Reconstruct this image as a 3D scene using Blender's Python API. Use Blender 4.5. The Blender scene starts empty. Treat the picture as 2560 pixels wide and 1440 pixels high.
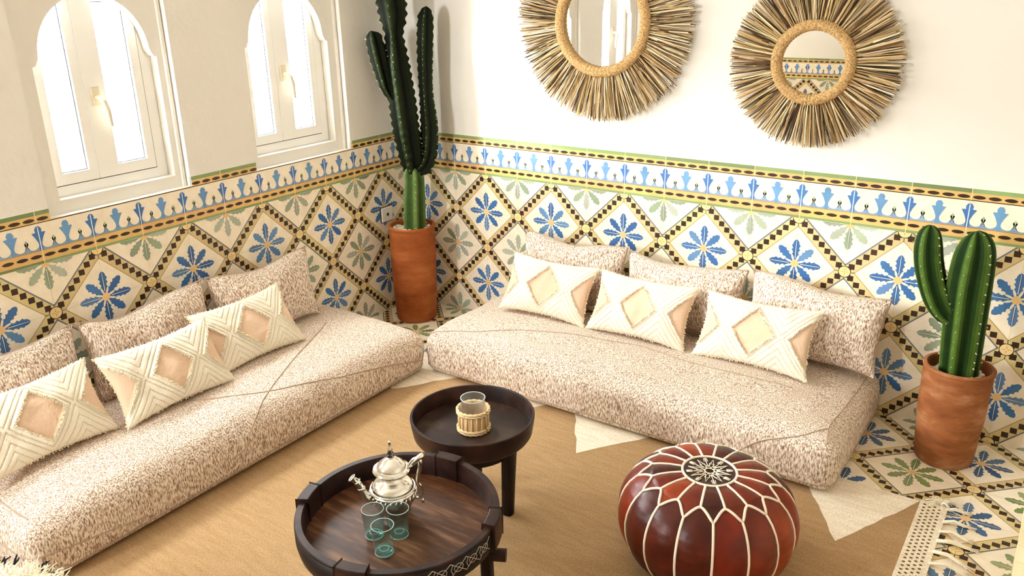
import bpy, math, random
from mathutils import Vector, Matrix, noise
from mathutils.bvhtree import BVHTree

D = bpy.data
COL = bpy.context.scene.collection
SC = bpy.context.scene
rad = math.radians
rnd = random.Random(7)

# ------------------------------------------------------------------ camera
cam_d = D.cameras.new('camera')
cam = D.objects.new('camera', cam_d)
COL.objects.link(cam)
cam.location = (3.0436, -3.3581, 1.7227)
cam.rotation_mode = 'XYZ'
cam.rotation_euler = (1.2250, 0.0222, 0.6194)
cam_d.sensor_width = 36.0
cam_d.lens = 36.0 * 2053.67 / 2560.0
cam_d.shift_x = 33.64 / 2560.0
cam_d.shift_y = -21.86 / 2560.0
cam_d.clip_start = 0.02
SC.camera = cam

# ------------------------------------------------------------------ world, light, exposure
W = D.worlds.new('daylight')
SC.world = W
W.use_nodes = True
bg = W.node_tree.nodes['Background']
bg.inputs['Color'].default_value = (0.92, 0.965, 1.0, 1)
bg.inputs['Strength'].default_value = 37.0
SC.view_settings.view_transform = 'Standard'
SC.view_settings.look = 'None'
SC.view_settings.gamma = 1.0
SC.view_settings.use_curve_mapping = False
SC.view_settings.exposure = 1.34
SC.cycles.use_denoising = True
SC.cycles.max_bounces = 10
SC.cycles.diffuse_bounces = 6
SC.cycles.transparent_max_bounces = 16
SC.cycles.sample_clamp_indirect = 8.0

RM_Y_BACK = -5.0                          # wall behind the camera
WINDOW_Y = (-1.641, -0.720, -2.565)        # centres of the three niches in the left wall
PANEL_Y = (-1.652, -0.712, -2.575)


def portal(name, loc, rot, sx, sy):
    l = D.lights.new(name, 'AREA')
    l.shape = 'RECTANGLE'
    l.size, l.size_y = sx, sy
    l.cycles.is_portal = True
    o = D.objects.new(name, l)
    o.location = loc
    o.rotation_euler = rot
    COL.objects.link(o)


for wy in WINDOW_Y:
    portal('window_daylight', (-0.16, wy, 1.38), (0, rad(-90), 0), 0.84, 0.54)
# unseen opening added behind the camera for fill light
DX0, DX1, DZ0, DZ = 0.06, 0.46, 1.2, 2.1
portal('window_daylight', (0.5 * (DX0 + DX1), RM_Y_BACK - 0.1, 0.5 * (DZ0 + DZ)), (rad(90), 0, 0), DX1 - DX0 - 0.02, DZ - DZ0 - 0.02)
# low hazy sun outside the windows, falling on the mirror wall
sun_d = D.lights.new('hazy_sun', 'SUN')
sun_d.energy = 12.5
sun_d.angle = rad(18)
sun_d.color = (1.0, 0.99, 0.97)
sun = D.objects.new('hazy_sun', sun_d)
sun.rotation_euler = Vector((0.78, 0.62, -0.24)).to_track_quat('-Z', 'Y').to_euler()
sun.location = (-3, -3, 3)
COL.objects.link(sun)


# ------------------------------------------------------------------ colour and materials
def lin(c):
    c = c / 255.0
    return c / 12.92 if c <= 0.04045 else ((c + 0.055) / 1.055) ** 2.4


def rgb(r, g, b):
    return (lin(r), lin(g), lin(b), 1.0)


def mat(name, color=(0.8, 0.8, 0.8, 1), rough=0.6, metal=0.0, attr=None, spec=0.5):
    m = D.materials.new(name)
    m.use_nodes = True
    nt = m.node_tree
    b = nt.nodes['Principled BSDF']
    b.inputs['Base Color'].default_value = color
    b.inputs['Roughness'].default_value = rough
    b.inputs['Metallic'].default_value = metal
    b.inputs['Specular IOR Level'].default_value = spec
    if attr:
        a = nt.nodes.new('ShaderNodeAttribute')
        a.attribute_name = attr
        nt.links.new(a.outputs['Color'], b.inputs['Base Color'])
    return m


def N(m, t, **kw):
    n = m.node_tree.nodes.new(t)
    for k, v in kw.items():
        if k in n.inputs:
            n.inputs[k].default_value = v
        else:
            setattr(n, k, v)
    return n


def L(m, a, b):
    m.node_tree.links.new(a, b)


def coords(m, scale=(1, 1, 1), rot=(0, 0, 0)):
    tc = N(m, 'ShaderNodeTexCoord')
    mp = N(m, 'ShaderNodeMapping')
    mp.inputs['Scale'].default_value = scale
    mp.inputs['Rotation'].default_value = rot
    L(m, tc.outputs['Object'], mp.inputs['Vector'])
    return mp.outputs['Vector']


def ramp(m, fac, stops):
    r = N(m, 'ShaderNodeValToRGB')
    cr = r.color_ramp
    while len(cr.elements) < len(stops):
        cr.elements.new(0.5)
    for e, (p, c) in zip(cr.elements, stops):
        e.position = p
        e.color = c
    L(m, fac, r.inputs['Fac'])
    return r.outputs['Color']


def noise_tex(m, vec, scale, detail=3.0, rough=0.55):
    n = N(m, 'ShaderNodeTexNoise')
    n.inputs['Scale'].default_value = scale
    n.inputs['Detail'].default_value = detail
    n.inputs['Roughness'].default_value = rough
    L(m, vec, n.inputs['Vector'])
    return n


def bump(m, height, strength, dist):
    b = N(m, 'ShaderNodeBump')
    b.inputs['Strength'].default_value = strength
    b.inputs['Distance'].default_value = dist
    L(m, height, b.inputs['Height'])
    L(m, b.outputs['Normal'], m.node_tree.nodes['Principled BSDF'].inputs['Normal'])


def mul(m, c1, c2, fac=1.0):
    x = N(m, 'ShaderNodeMix', data_type='RGBA', blend_type='MULTIPLY')
    x.inputs[0].default_value = fac
    L(m, c1, x.inputs[6])
    L(m, c2, x.inputs[7])
    return x.outputs[2]


def base(m):
    return m.node_tree.nodes['Principled BSDF'].inputs['Base Color']


# plaster
M_PLASTER = mat('plaster', rgb(231, 226, 217), 0.85, spec=0.2)
v = coords(M_PLASTER)
bump(M_PLASTER, noise_tex(M_PLASTER, v, 14, 5).outputs['Fac'], 0.25, 0.01)
M_CEIL = mat('ceiling_paint', rgb(245, 240, 230), 0.9, spec=0.2)
M_PVC = mat('white_window_frame', rgb(246, 244, 240), 0.35)
M_GASKET = mat('black_gasket', rgb(30, 28, 30), 0.7)
M_HANDLE = mat('window_handle', rgb(226, 214, 190), 0.3)

# glazed cement tile, the colours come from the pattern inlay
M_TILE = mat('tile_glaze', rough=0.38, attr='Col', spec=0.45)
v = coords(M_TILE)
a_col = [n for n in M_TILE.node_tree.nodes if n.type == 'ATTRIBUTE'][0].outputs['Color']
t_n = ramp(M_TILE, noise_tex(M_TILE, v, 18, 4).outputs['Fac'], [(0.3, (0.86, 0.84, 0.8, 1)), (0.7, (1, 1, 1, 1))])
L(M_TILE, mul(M_TILE, a_col, t_n, 0.8), base(M_TILE))


def fabric(name, scale, c_lo, c_mid, c_hi, rot=(0, 0, 0)):
    m = mat(name, rough=0.95, spec=0.1)
    vec = coords(m, scale, rot)
    n1 = noise_tex(m, vec, 1.0, 2.5, 0.6)
    col = ramp(m, n1.outputs['Fac'], [(0.35, c_lo), (0.47, c_mid), (0.60, c_hi), (0.75, c_hi)])
    L(m, col, base(m))
    bump(m, n1.outputs['Fac'], 0.5, 0.004)
    return m


C_LO, C_MID, C_HI = rgb(134, 106, 86), rgb(198, 174, 154), rgb(244, 234, 220)
M_BOUCLE = fabric('streaked_boucle', (235, 235, 60), C_LO, C_MID, C_HI)
M_BOUCLE_L = fabric('streaked_boucle_slanted', (235, 235, 60), C_LO, C_MID, C_HI, (0, rad(20), 0))
M_PIPING = mat('seam_piping', rgb(176, 154, 134), 0.95, spec=0.1)

M_COTTON = mat('tufted_cotton', rough=0.95, attr='Col', spec=0.1)
v = coords(M_COTTON)
bump(M_COTTON, noise_tex(M_COTTON, v, 420, 3).outputs['Fac'], 0.35, 0.002)
M_FRINGE = mat('cotton_fringe', rgb(240, 226, 196), 0.95, spec=0.1)

# rug
M_RUG = mat('flat_woven_rug', rough=0.97, attr='Col', spec=0.05)
v = coords(M_RUG)
vs = coords(M_RUG, (10, 60, 10), (0, 0, rad(20)))
a_col = [n for n in M_RUG.node_tree.nodes if n.type == 'ATTRIBUTE'][0].outputs['Color']
r1 = ramp(M_RUG, noise_tex(M_RUG, v, 160, 3).outputs['Fac'], [(0.3, (0.74, 0.70, 0.64, 1)), (0.65, (1, 1, 1, 1))])
r2 = ramp(M_RUG, noise_tex(M_RUG, vs, 0.9, 4).outputs['Fac'], [(0.3, (0.86, 0.83, 0.78, 1)), (0.65, (1, 1, 1, 1))])
L(M_RUG, mul(M_RUG, mul(M_RUG, a_col, r1), r2), base(M_RUG))
bump(M_RUG, noise_tex(M_RUG, v, 260, 2).outputs['Fac'], 0.4, 0.002)
M_WOOL = mat('cream_wool', rgb(246, 236, 214), 0.97, spec=0.05)

# terracotta
def terracotta(name, seed, tones):
    m = mat(name, rough=0.75, spec=0.25)
    vec = coords(m, (4, 4, 9))
    vec2 = coords(m, (3, 3, 40))
    n = noise_tex(m, vec, 1.0 + seed * 0.1, 5, 0.6)
    c = ramp(m, n.outputs['Fac'], list(zip((0.28, 0.5, 0.72), tones)))
    n2 = ramp(m, noise_tex(m, vec2, 1.0, 3).outputs['Fac'], [(0.35, (0.86, 0.82, 0.78, 1)), (0.65, (1, 1, 1, 1))])
    L(m, mul(m, c, n2), base(m))
    bump(m, n2, 0.3, 0.004)
    return m


M_TERRA = terracotta('terracotta', 0, (rgb(116, 54, 18), rgb(154, 80, 34), rgb(178, 108, 62)))
M_TERRA2 = terracotta('weathered_terracotta', 3, (rgb(110, 58, 26), rgb(146, 88, 48), rgb(186, 138, 102)))
M_PEBBLE = mat('white_pebble', rgb(238, 228, 212), 0.7)
M_SOIL = mat('potting_gravel', rgb(205, 190, 168), 0.9)


def cactus_mat(name, c1, c2):
    m = mat(name, rough=0.6, attr='Col', spec=0.1)
    v_ = coords(m)
    a = [n for n in m.node_tree.nodes if n.type == 'ATTRIBUTE'][0].outputs['Color']
    r = ramp(m, noise_tex(m, v_, 30, 3).outputs['Fac'], [(0.3, (0.72, 0.75, 0.7, 1)), (0.7, (1, 1, 1, 1))])
    L(m, mul(m, a, r), base(m))
    return m


M_CACTUS = cactus_mat('cactus_skin', 0, 0)
M_SPINE = mat('pale_spines', rgb(222, 226, 190), 0.6)


def wood(name, dark, mid, light, scale=(6, 40, 6), rough=0.5):
    m = mat(name, rough=rough, spec=0.22)
    vec = coords(m, scale)
    n = noise_tex(m, vec, 1.0, 5, 0.6)
    L(m, ramp(m, n.outputs['Fac'], [(0.3, dark), (0.5, mid), (0.72, light)]), base(m))
    bump(m, n.outputs['Fac'], 0.25, 0.003)
    return m


M_WOOD_RIM = wood('dark_wood_rim', rgb(24, 12, 8), rgb(40, 22, 16), rgb(64, 40, 29), (14, 14, 14), 0.45)
M_WOOD_FLOOR = wood('brown_wood_sheen', rgb(46, 24, 12), rgb(78, 46, 25), rgb(132, 94, 66), (5, 34, 5), 0.42)  # lightest streaks paint reflections into the tray floor
M_WOOD_SMALL = wood('dull_black_wood', rgb(30, 19, 14), rgb(48, 33, 25), rgb(76, 58, 46), (9, 9, 9), 0.5)
M_WOOD_LEG = wood('near_black_wood', rgb(16, 9, 7), rgb(25, 14, 11), rgb(38, 22, 16), (20, 20, 6), 0.5)
M_CARVE = mat('chalky_carving', rgb(176, 162, 146), 0.8)

M_SILVER = mat('polished_silver', rgb(236, 232, 224), 0.14, 1.0)
M_STRAW = mat('raffia_straw', rough=0.8, attr='Col', spec=0.25)
M_ROPE = mat('wrapped_jute', rgb(190, 152, 100), 0.85, spec=0.2)
v = coords(M_ROPE)
n_ = noise_tex(M_ROPE, v, 170, 3)
L(M_ROPE, ramp(M_ROPE, n_.outputs['Fac'], [(0.3, rgb(140, 104, 60)), (0.55, rgb(196, 160, 108)), (0.75, rgb(224, 194, 146))]), base(M_ROPE))
bump(M_ROPE, n_.outputs['Fac'], 0.6, 0.004)
M_MIRROR = mat('mirror_glass', (0.93, 0.94, 0.94, 1), 0.0, 1.0)
M_RATTAN = mat('rattan', rgb(226, 196, 146), 0.6)
M_MATTING = mat('rattan_matting', rgb(204, 164, 114), 0.7)
M_LEATHER = mat('brown_leather', rough=0.36, attr='Col', spec=0.3)
v = coords(M_LEATHER)
a_col = [n for n in M_LEATHER.node_tree.nodes if n.type == 'ATTRIBUTE'][0].outputs['Color']
lr = ramp(M_LEATHER, noise_tex(M_LEATHER, v, 16, 4).outputs['Fac'], [(0.3, (0.55, 0.45, 0.4, 1)), (0.7, (1.1, 1.05, 1, 1))])
L(M_LEATHER, mul(M_LEATHER, a_col, lr), base(M_LEATHER))
bump(M_LEATHER, noise_tex(M_LEATHER, v, 26, 5).outputs['Fac'], 0.35, 0.006)
M_STITCH = mat('cream_stitching', rgb(240, 226, 204), 0.85, spec=0.15)
M_PLATE = mat('white_socket_plastic', rgb(240, 236, 226), 0.4)
M_HOLE_SHADE = mat('socket_hole_and_shade', rgb(60, 50, 44), 0.7)  # also colours the painted shadow gap round the cover plate
M_PALEWOOD = wood('pale_wood', rgb(236, 206, 156), rgb(248, 224, 180), rgb(252, 236, 204), (30, 4, 8), 0.6)


def glass(name, tint, rough=0.0, mix=0.12, body=None, haze=0.0):
    """thin clear glass: light passes straight through, edges tint and shine"""
    m = D.materials.new(name)
    m.use_nodes = True
    nt = m.node_tree
    nt.nodes.remove(nt.nodes['Principled BSDF'])
    out = nt.nodes['Material Output']
    tr = nt.nodes.new('ShaderNodeBsdfTransparent')
    tr.inputs['Color'].default_value = tint
    gl = nt.nodes.new('ShaderNodeBsdfGlossy')
    gl.inputs['Roughness'].default_value = rough
    lw = nt.nodes.new('ShaderNodeLayerWeight')
    lw.inputs['Blend'].default_value = 0.5
    pw = nt.nodes.new('ShaderNodeMath')
    pw.operation = 'POWER'
    pw.inputs[1].default_value = 3.0
    ma = nt.nodes.new('ShaderNodeMath')
    ma.operation = 'MULTIPLY_ADD'
    ma.inputs[1].default_value = 0.9 * min(1.0, mix * 3)
    ma.inputs[2].default_value = 0.04
    mx = nt.nodes.new('ShaderNodeMixShader')
    nt.links.new(lw.outputs['Facing'], pw.inputs[0])
    nt.links.new(pw.outputs[0], ma.inputs[0])
    nt.links.new(ma.outputs[0], mx.inputs['Fac'])
    nt.links.new(tr.outputs['BSDF'], mx.inputs[1])
    nt.links.new(gl.outputs['BSDF'], mx.inputs[2])
    last = mx
    if haze:
        df = nt.nodes.new('ShaderNodeBsdfTranslucent')
        df.inputs['Color'].default_value = body
        d2 = nt.nodes.new('ShaderNodeBsdfDiffuse')
        d2.inputs['Color'].default_value = body
        ad = nt.nodes.new('ShaderNodeMixShader')
        nt.links.new(df.outputs[0], ad.inputs[1])
        nt.links.new(d2.outputs[0], ad.inputs[2])
        m2 = nt.nodes.new('ShaderNodeMixShader')
        m2.inputs['Fac'].default_value = haze
        nt.links.new(mx.outputs[0], m2.inputs[1])
        nt.links.new(ad.outputs[0], m2.inputs[2])
        last = m2
    nt.links.new(last.outputs['Shader'], out.inputs['Surface'])
    return m


M_PANE = glass('window_pane', (0.98, 0.99, 0.98, 1), 0.0, 0.05)
M_GLASS = glass('clear_glass', (0.96, 0.96, 0.95, 1), 0.03, 0.28, (0.9, 0.88, 0.82, 1), 0.05)
M_TEAL = glass('teal_glass', (0.90, 0.97, 0.965, 1), 0.03, 0.3, (0.6, 0.88, 0.85, 1), 0.0)
M_TEALBASE = glass('thick_teal_glass', (0.80, 0.95, 0.93, 1), 0.03, 0.4, (0.5, 0.84, 0.80, 1), 0.06)
M_LIP = glass('bright_glass_lip', (0.9, 0.97, 0.96, 1), 0.05, 0.4, (0.82, 0.93, 0.91, 1), 0.45)


# ------------------------------------------------------------------ mesh helpers
class MB:
    def __init__(self):
        self.v, self.f, self.c = [], [], []     # verts, faces, face colours

    def face(self, pts, col=(1, 1, 1, 1)):
        i = len(self.v)
        self.v += [tuple(p) for p in pts]
        self.f.append(tuple(range(i, i + len(pts))))
        self.c.append(col)

    def box(self, x0, x1, y0, y1, z0, z1, col=(1, 1, 1, 1)):
        i = len(self.v)
        self.v += [(x0, y0, z0), (x1, y0, z0), (x1, y1, z0), (x0, y1, z0), (x0, y0, z1), (x1, y0, z1), (x1, y1, z1), (x0, y1, z1)]
        for q in ((0, 3, 2, 1), (4, 5, 6, 7), (0, 1, 5, 4), (1, 2, 6, 5), (2, 3, 7, 6), (3, 0, 4, 7)):
            self.f.append(tuple(i + k for k in q))
            self.c.append(col)

    def grid(self, pts, nu, nv, close_u=False, col=None):
        """pts[v][u]"""
        i = len(self.v)
        for row in pts:
            self.v += [tuple(p) for p in row]
        for b in range(nv - 1):
            for a in range(nu if close_u else nu - 1):
                a2 = (a + 1) % nu
                self.f.append((i + b * nu + a, i + b * nu + a2, i + (b + 1) * nu + a2, i + (b + 1) * nu + a))
                self.c.append(col(a, b) if col else (1, 1, 1, 1))

    def lathe(self, prof, seg=32, center=(0, 0), col=None, rfun=None, cap0=False, cap1=False):
        pts = []
        for (r, z) in prof:
            row = []
            for k in range(seg):
                t = 2 * math.pi * k / seg
                rr = r * (rfun(t, z) if rfun else 1.0)
                row.append((center[0] + rr * math.cos(t), center[1] + rr * math.sin(t), z))
            pts.append(row)
        i = len(self.v)
        self.grid(pts, seg, len(prof), True, col)
        if cap0:
            self.f.append(tuple(i + k for k in reversed(range(seg))))
            self.c.append((1, 1, 1, 1))
        if cap1:
            n = (len(prof) - 1) * seg
            self.f.append(tuple(i + n + k for k in range(seg)))
            self.c.append((1, 1, 1, 1))

    def tube(self, path, r, seg=8, closed=False, col=None, caps=True, flat=1.0):
        P = [Vector(p) for p in path]
        n = len(P)
        R = r if isinstance(r, (list, tuple)) else [r] * n
        rows = []
        up = None
        for k in range(n):
            if closed:
                t = P[(k + 1) % n] - P[(k - 1) % n]
            else:
                t = P[min(k + 1, n - 1)] - P[max(k - 1, 0)]
            if t.length < 1e-9:
                t = Vector((0, 0, 1))
            t.normalize()
            if up is None:
                up = Vector((0, 0, 1)) if abs(t.z) < 0.9 else Vector((1, 0, 0))
            a = up - t * up.dot(t)
            if a.length < 1e-6:
                a = t.orthogonal()
            a.normalize()
            up = a
            b = t.cross(a)
            rows.append([P[k] + (a * math.cos(2 * math.pi * j / seg) * flat + b * math.sin(2 * math.pi * j / seg)) * R[k] for j in range(seg)])
        if closed:
            rows.append(rows[0])
        i = len(self.v)
        c = (lambda a_, b_: col) if col else None
        self.grid(rows, seg, len(rows), True, c)
        if caps and not closed:
            self.f.append(tuple(i + k for k in reversed(range(seg))))
            self.c.append(col or (1, 1, 1, 1))
            m = (len(rows) - 1) * seg
            self.f.append(tuple(i + m + k for k in range(seg)))
            self.c.append(col or (1, 1, 1, 1))

    def build(self, name, material, parent=None, smooth=False, colors=False, loc=None, auto=None):
        me = D.meshes.new(name)
        me.from_pydata([tuple(p) for p in self.v], [], self.f)
        if colors:
            ca = me.color_attributes.new('Col', 'FLOAT_COLOR', 'CORNER')
            buf = []
            for f, c in zip(self.f, self.c):
                buf += list(c) * len(f)
            ca.data.foreach_set('color', buf)
        me.materials.append(material)
        if smooth:
            me.polygons.foreach_set('use_smooth', [True] * len(me.polygons))
            if auto:
                me.set_sharp_from_angle(angle=rad(auto))
        me.update()
        o = D.objects.new(name, me)
        COL.objects.link(o)
        if parent:
            o.parent = parent
        if loc:
            o.location = loc
        return o


def tag(o, label=None, cat=None, group=None, kind=None):
    if label:
        o['label'] = label
    if cat:
        o['category'] = cat
    if group:
        o['group'] = group
    if kind:
        o['kind'] = kind
    return o


def empty(name, loc, rot=(0, 0, 0)):
    o = D.objects.new(name, None)
    o.empty_display_size = 0.05
    o.location = loc
    o.rotation_euler = rot
    COL.objects.link(o)
    return o


def catmull(pts, n=8):
    """smooth path through (x,y,z,r) points"""
    out = []
    P = [pts[0]] + list(pts) + [pts[-1]]
    for i in range(1, len(P) - 2):
        for k in range(n):
            t = k / n
            out.append(tuple(0.5 * ((2 * P[i][d]) + (-P[i - 1][d] + P[i + 1][d]) * t + (2 * P[i - 1][d] - 5 * P[i][d] + 4 * P[i + 1][d] - P[i + 2][d]) * t * t + (-P[i - 1][d] + 3 * P[i][d] - 3 * P[i + 1][d] + P[i + 2][d]) * t ** 3) for d in range(len(pts[0]))))
    out.append(tuple(pts[-1]))
    return out


# ------------------------------------------------------------------ tile pattern
TS, TZ, TF = 0.2, 0.1975, 0.195
H0 = 4 * TZ                       # foot of the frieze
H1 = H0 + TF                      # top of the tiling
T_CREAM = rgb(248, 235, 213)
T_TAN = rgb(218, 196, 142)
T_YEL = rgb(222, 184, 116)
T_DARK = rgb(58, 38, 24)
T_LINE = rgb(118, 122, 128)
T_GREEN_EDGE = rgb(134, 154, 100)
T_WHITE = rgb(250, 244, 232)
T_CENTRE = rgb(234, 194, 136)
T_GROUT = rgb(238, 222, 178)


def clip(poly, x0, y0, x1, y1):
    for ax, val, keep in ((0, x0, 1), (0, x1, -1), (1, y0, 1), (1, y1, -1)):
        out = []
        n = len(poly)
        for i in range(n):
            a, b = poly[i], poly[(i + 1) % n]
            ia, ib = (a[ax] - val) * keep >= -1e-9, (b[ax] - val) * keep >= -1e-9
            if ia:
                out.append(a)
            if ia != ib:
                t = (val - a[ax]) / (b[ax] - a[ax])
                out.append((a[0] + t * (b[0] - a[0]), a[1] + t * (b[1] - a[1])))
        poly = out
        if len(poly) < 3:
            return None
    return poly


def vary(c, r, amt):
    k = 1 + r.uniform(-amt, amt)
    return (c[0] * k, c[1] * k * (1 + r.uniform(-0.06, 0.06)), c[2] * k, 1)


def leaf_halves(length, width):
    """serrated tile leaf, pointing to +x; split along the midrib so each half stays simple"""
    prof = [(0.10, 0.08), (0.26, 0.42), (0.34, 0.72), (0.39, 1.05), (0.44, 0.72), (0.52, 0.92), (0.57, 1.28), (0.62, 0.88), (0.69, 1.0), (0.74, 1.30), (0.80, 0.92), (0.88, 0.82), (0.95, 0.55), (1.0, 0.12)]
    up = [(length * a, width * b) for a, b in prof]
    lo = [(length * a, -width * b) for a, b in prof]
    return [(0.1 * length, 0), *up[:-1], (length, 0)][::-1], [(0.1 * length, 0), *lo[:-1], (length, 0)]


def strips(half):
    """fan a serrated half leaf into quads against its midrib"""
    pts = sorted([p for p in half if abs(p[1]) > 1e-9], key=lambda p: p[0])
    ends = max(p[0] for p in half)
    pts.append((ends, 0.0))
    pts.insert(0, (min(p[0] for p in half), 0.0))
    return [[(a[0], 0), (b[0], 0), b, a] for a, b in zip(pts, pts[1:])]


HALVES = leaf_halves(0.53, 0.072)
LEAF = strips(HALVES[0]) + strips(HALVES[1])


def rot2(p, a):
    c, s = math.cos(a), math.sin(a)
    return (p[0] * c - p[1] * s, p[0] * s + p[1] * c)


GREENS = [rgb(166, 174, 152), rgb(150, 162, 136), rgb(178, 184, 166)]      # faded on the walls


BLUES = [rgb(70, 118, 172), rgb(98, 138, 182), rgb(60, 108, 166)]


def flower(add, cx, cy, blue, r):
    cols = BLUES if blue else GREENS
    main = r.choice(cols)
    for k in range(8):
        c = vary(main if r.random() < 0.6 else r.choice(cols), r, 0.12)
        s = 1.0 if k % 2 == 0 else 0.93
        for q in LEAF:
            add(2, [(cx + rot2((p[0] * s, p[1]), k * math.pi / 4)[0], cy + rot2((p[0] * s, p[1]), k * math.pi / 4)[1]) for p in q], c)
        if k % 2 == 0:
            rib = [(0.12, -0.007), (0.50, -0.004), (0.50, 0.004), (0.12, 0.007)]
            add(3, [(cx + rot2(p, k * math.pi / 4)[0], cy + rot2(p, k * math.pi / 4)[1]) for p in rib], T_WHITE)
            for sg in (-1, 1):
                ln = [(0.14, sg * 0.008), (0.49, sg * 0.005), (0.49, sg * 0.016), (0.14, sg * 0.02)]
                add(3, [(cx + rot2(p, k * math.pi / 4)[0], cy + rot2(p, k * math.pi / 4)[1]) for p in ln][::sg], vary((c[0] * 0.55, c[1] * 0.55, c[2] * 0.62, 1), r, 0.05))
    add(4, [(cx + 0.085 * math.cos(a * math.pi / 6), cy + 0.085 * math.sin(a * math.pi / 6)) for a in range(12)], vary(T_CENTRE, r, 0.1))


def knot(add, cx, cy, r):
    h = 0.12
    add(3, [(cx - h, cy - h), (cx + h, cy - h), (cx + h, cy + h), (cx - h, cy + h)], T_DARK)
    add(4, [(cx + 0.112 * math.cos(a * math.pi / 8), cy + 0.112 * math.sin(a * math.pi / 8)) for a in range(16)], vary(rgb(238, 212, 152), r, 0.06))
    for k in range(4):
        a = k * math.pi / 2
        add(5, [(cx + rot2(p, a)[0], cy + rot2(p, a)[1]) for p in ((0.02, -0.008), (0.10, 0), (0.02, 0.008))], rgb(186, 146, 84))


def diamond_field(add, i0, i1, j0, j1, r):
    """corners (i, j): i+j even is a knot of the lattice, else a flower"""
    for i in range(i0, i1):
        for j in range(j0, j1):
            # one tile: its lattice diagonal joins the two even corners
            if (i + j) % 2 == 0:
                a, b = (i, j), (i + 1, j + 1)
                f1, f2 = (i + 1, j), (i, j + 1)
            else:
                a, b = (i + 1, j), (i, j + 1)
                f1, f2 = (i, j), (i + 1, j + 1)
            d = (b[0] - a[0], b[1] - a[1])

            def toward(p, f, amt):     # shift along x then y towards flower corner, in L1
                return (p[0] + (amt if f[0] > 0 else -amt), p[1])
            bluef, greenf = (f1, f2) if f1[1] % 2 else (f2, f1)
            # tan band: wide on the blue side, narrow on the green side
            def off(f, amt):
                # points of the line at L1 distance amt from the diagonal on f's side (inside this tile)
                return [(f[0] + (a[0] - f[0]) * (1 - amt), f[1] + (a[1] - f[1]) * (1 - amt)), (f[0] + (b[0] - f[0]) * (1 - amt), f[1] + (b[1] - f[1]) * (1 - amt))]
            p, q = off(bluef, 0.175)
            s, t = off(greenf, 0.125)
            add(1, [p, a, s, t, b, q], vary(T_TAN, r, 0.05))
            s2, t2 = off(greenf, 0.165)
            add(1, [s, t, t2, s2], T_LINE)
            p2, q2 = off(bluef, 0.195)
            add(1, [p, q, q2, p2], rgb(168, 142, 84))
            for k in range(1, 8):
                c = (a[0] + d[0] * k / 8.0, a[1] + d[1] * k / 8.0)
                h = 0.0575
                add(2, [(c[0] - h, c[1] - h), (c[0] + h, c[1] - h), (c[0] + h, c[1] + h), (c[0] - h, c[1] + h)], vary(T_DARK, r, 0.25))
    for i in range(i0, i1 + 1):
        for j in range(j0, j1 + 1):
            if (i + j) % 2 == 0:
                knot(add, i, j, r)
            else:
                flower(add, i, j, j % 2 != 0, r)


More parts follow.
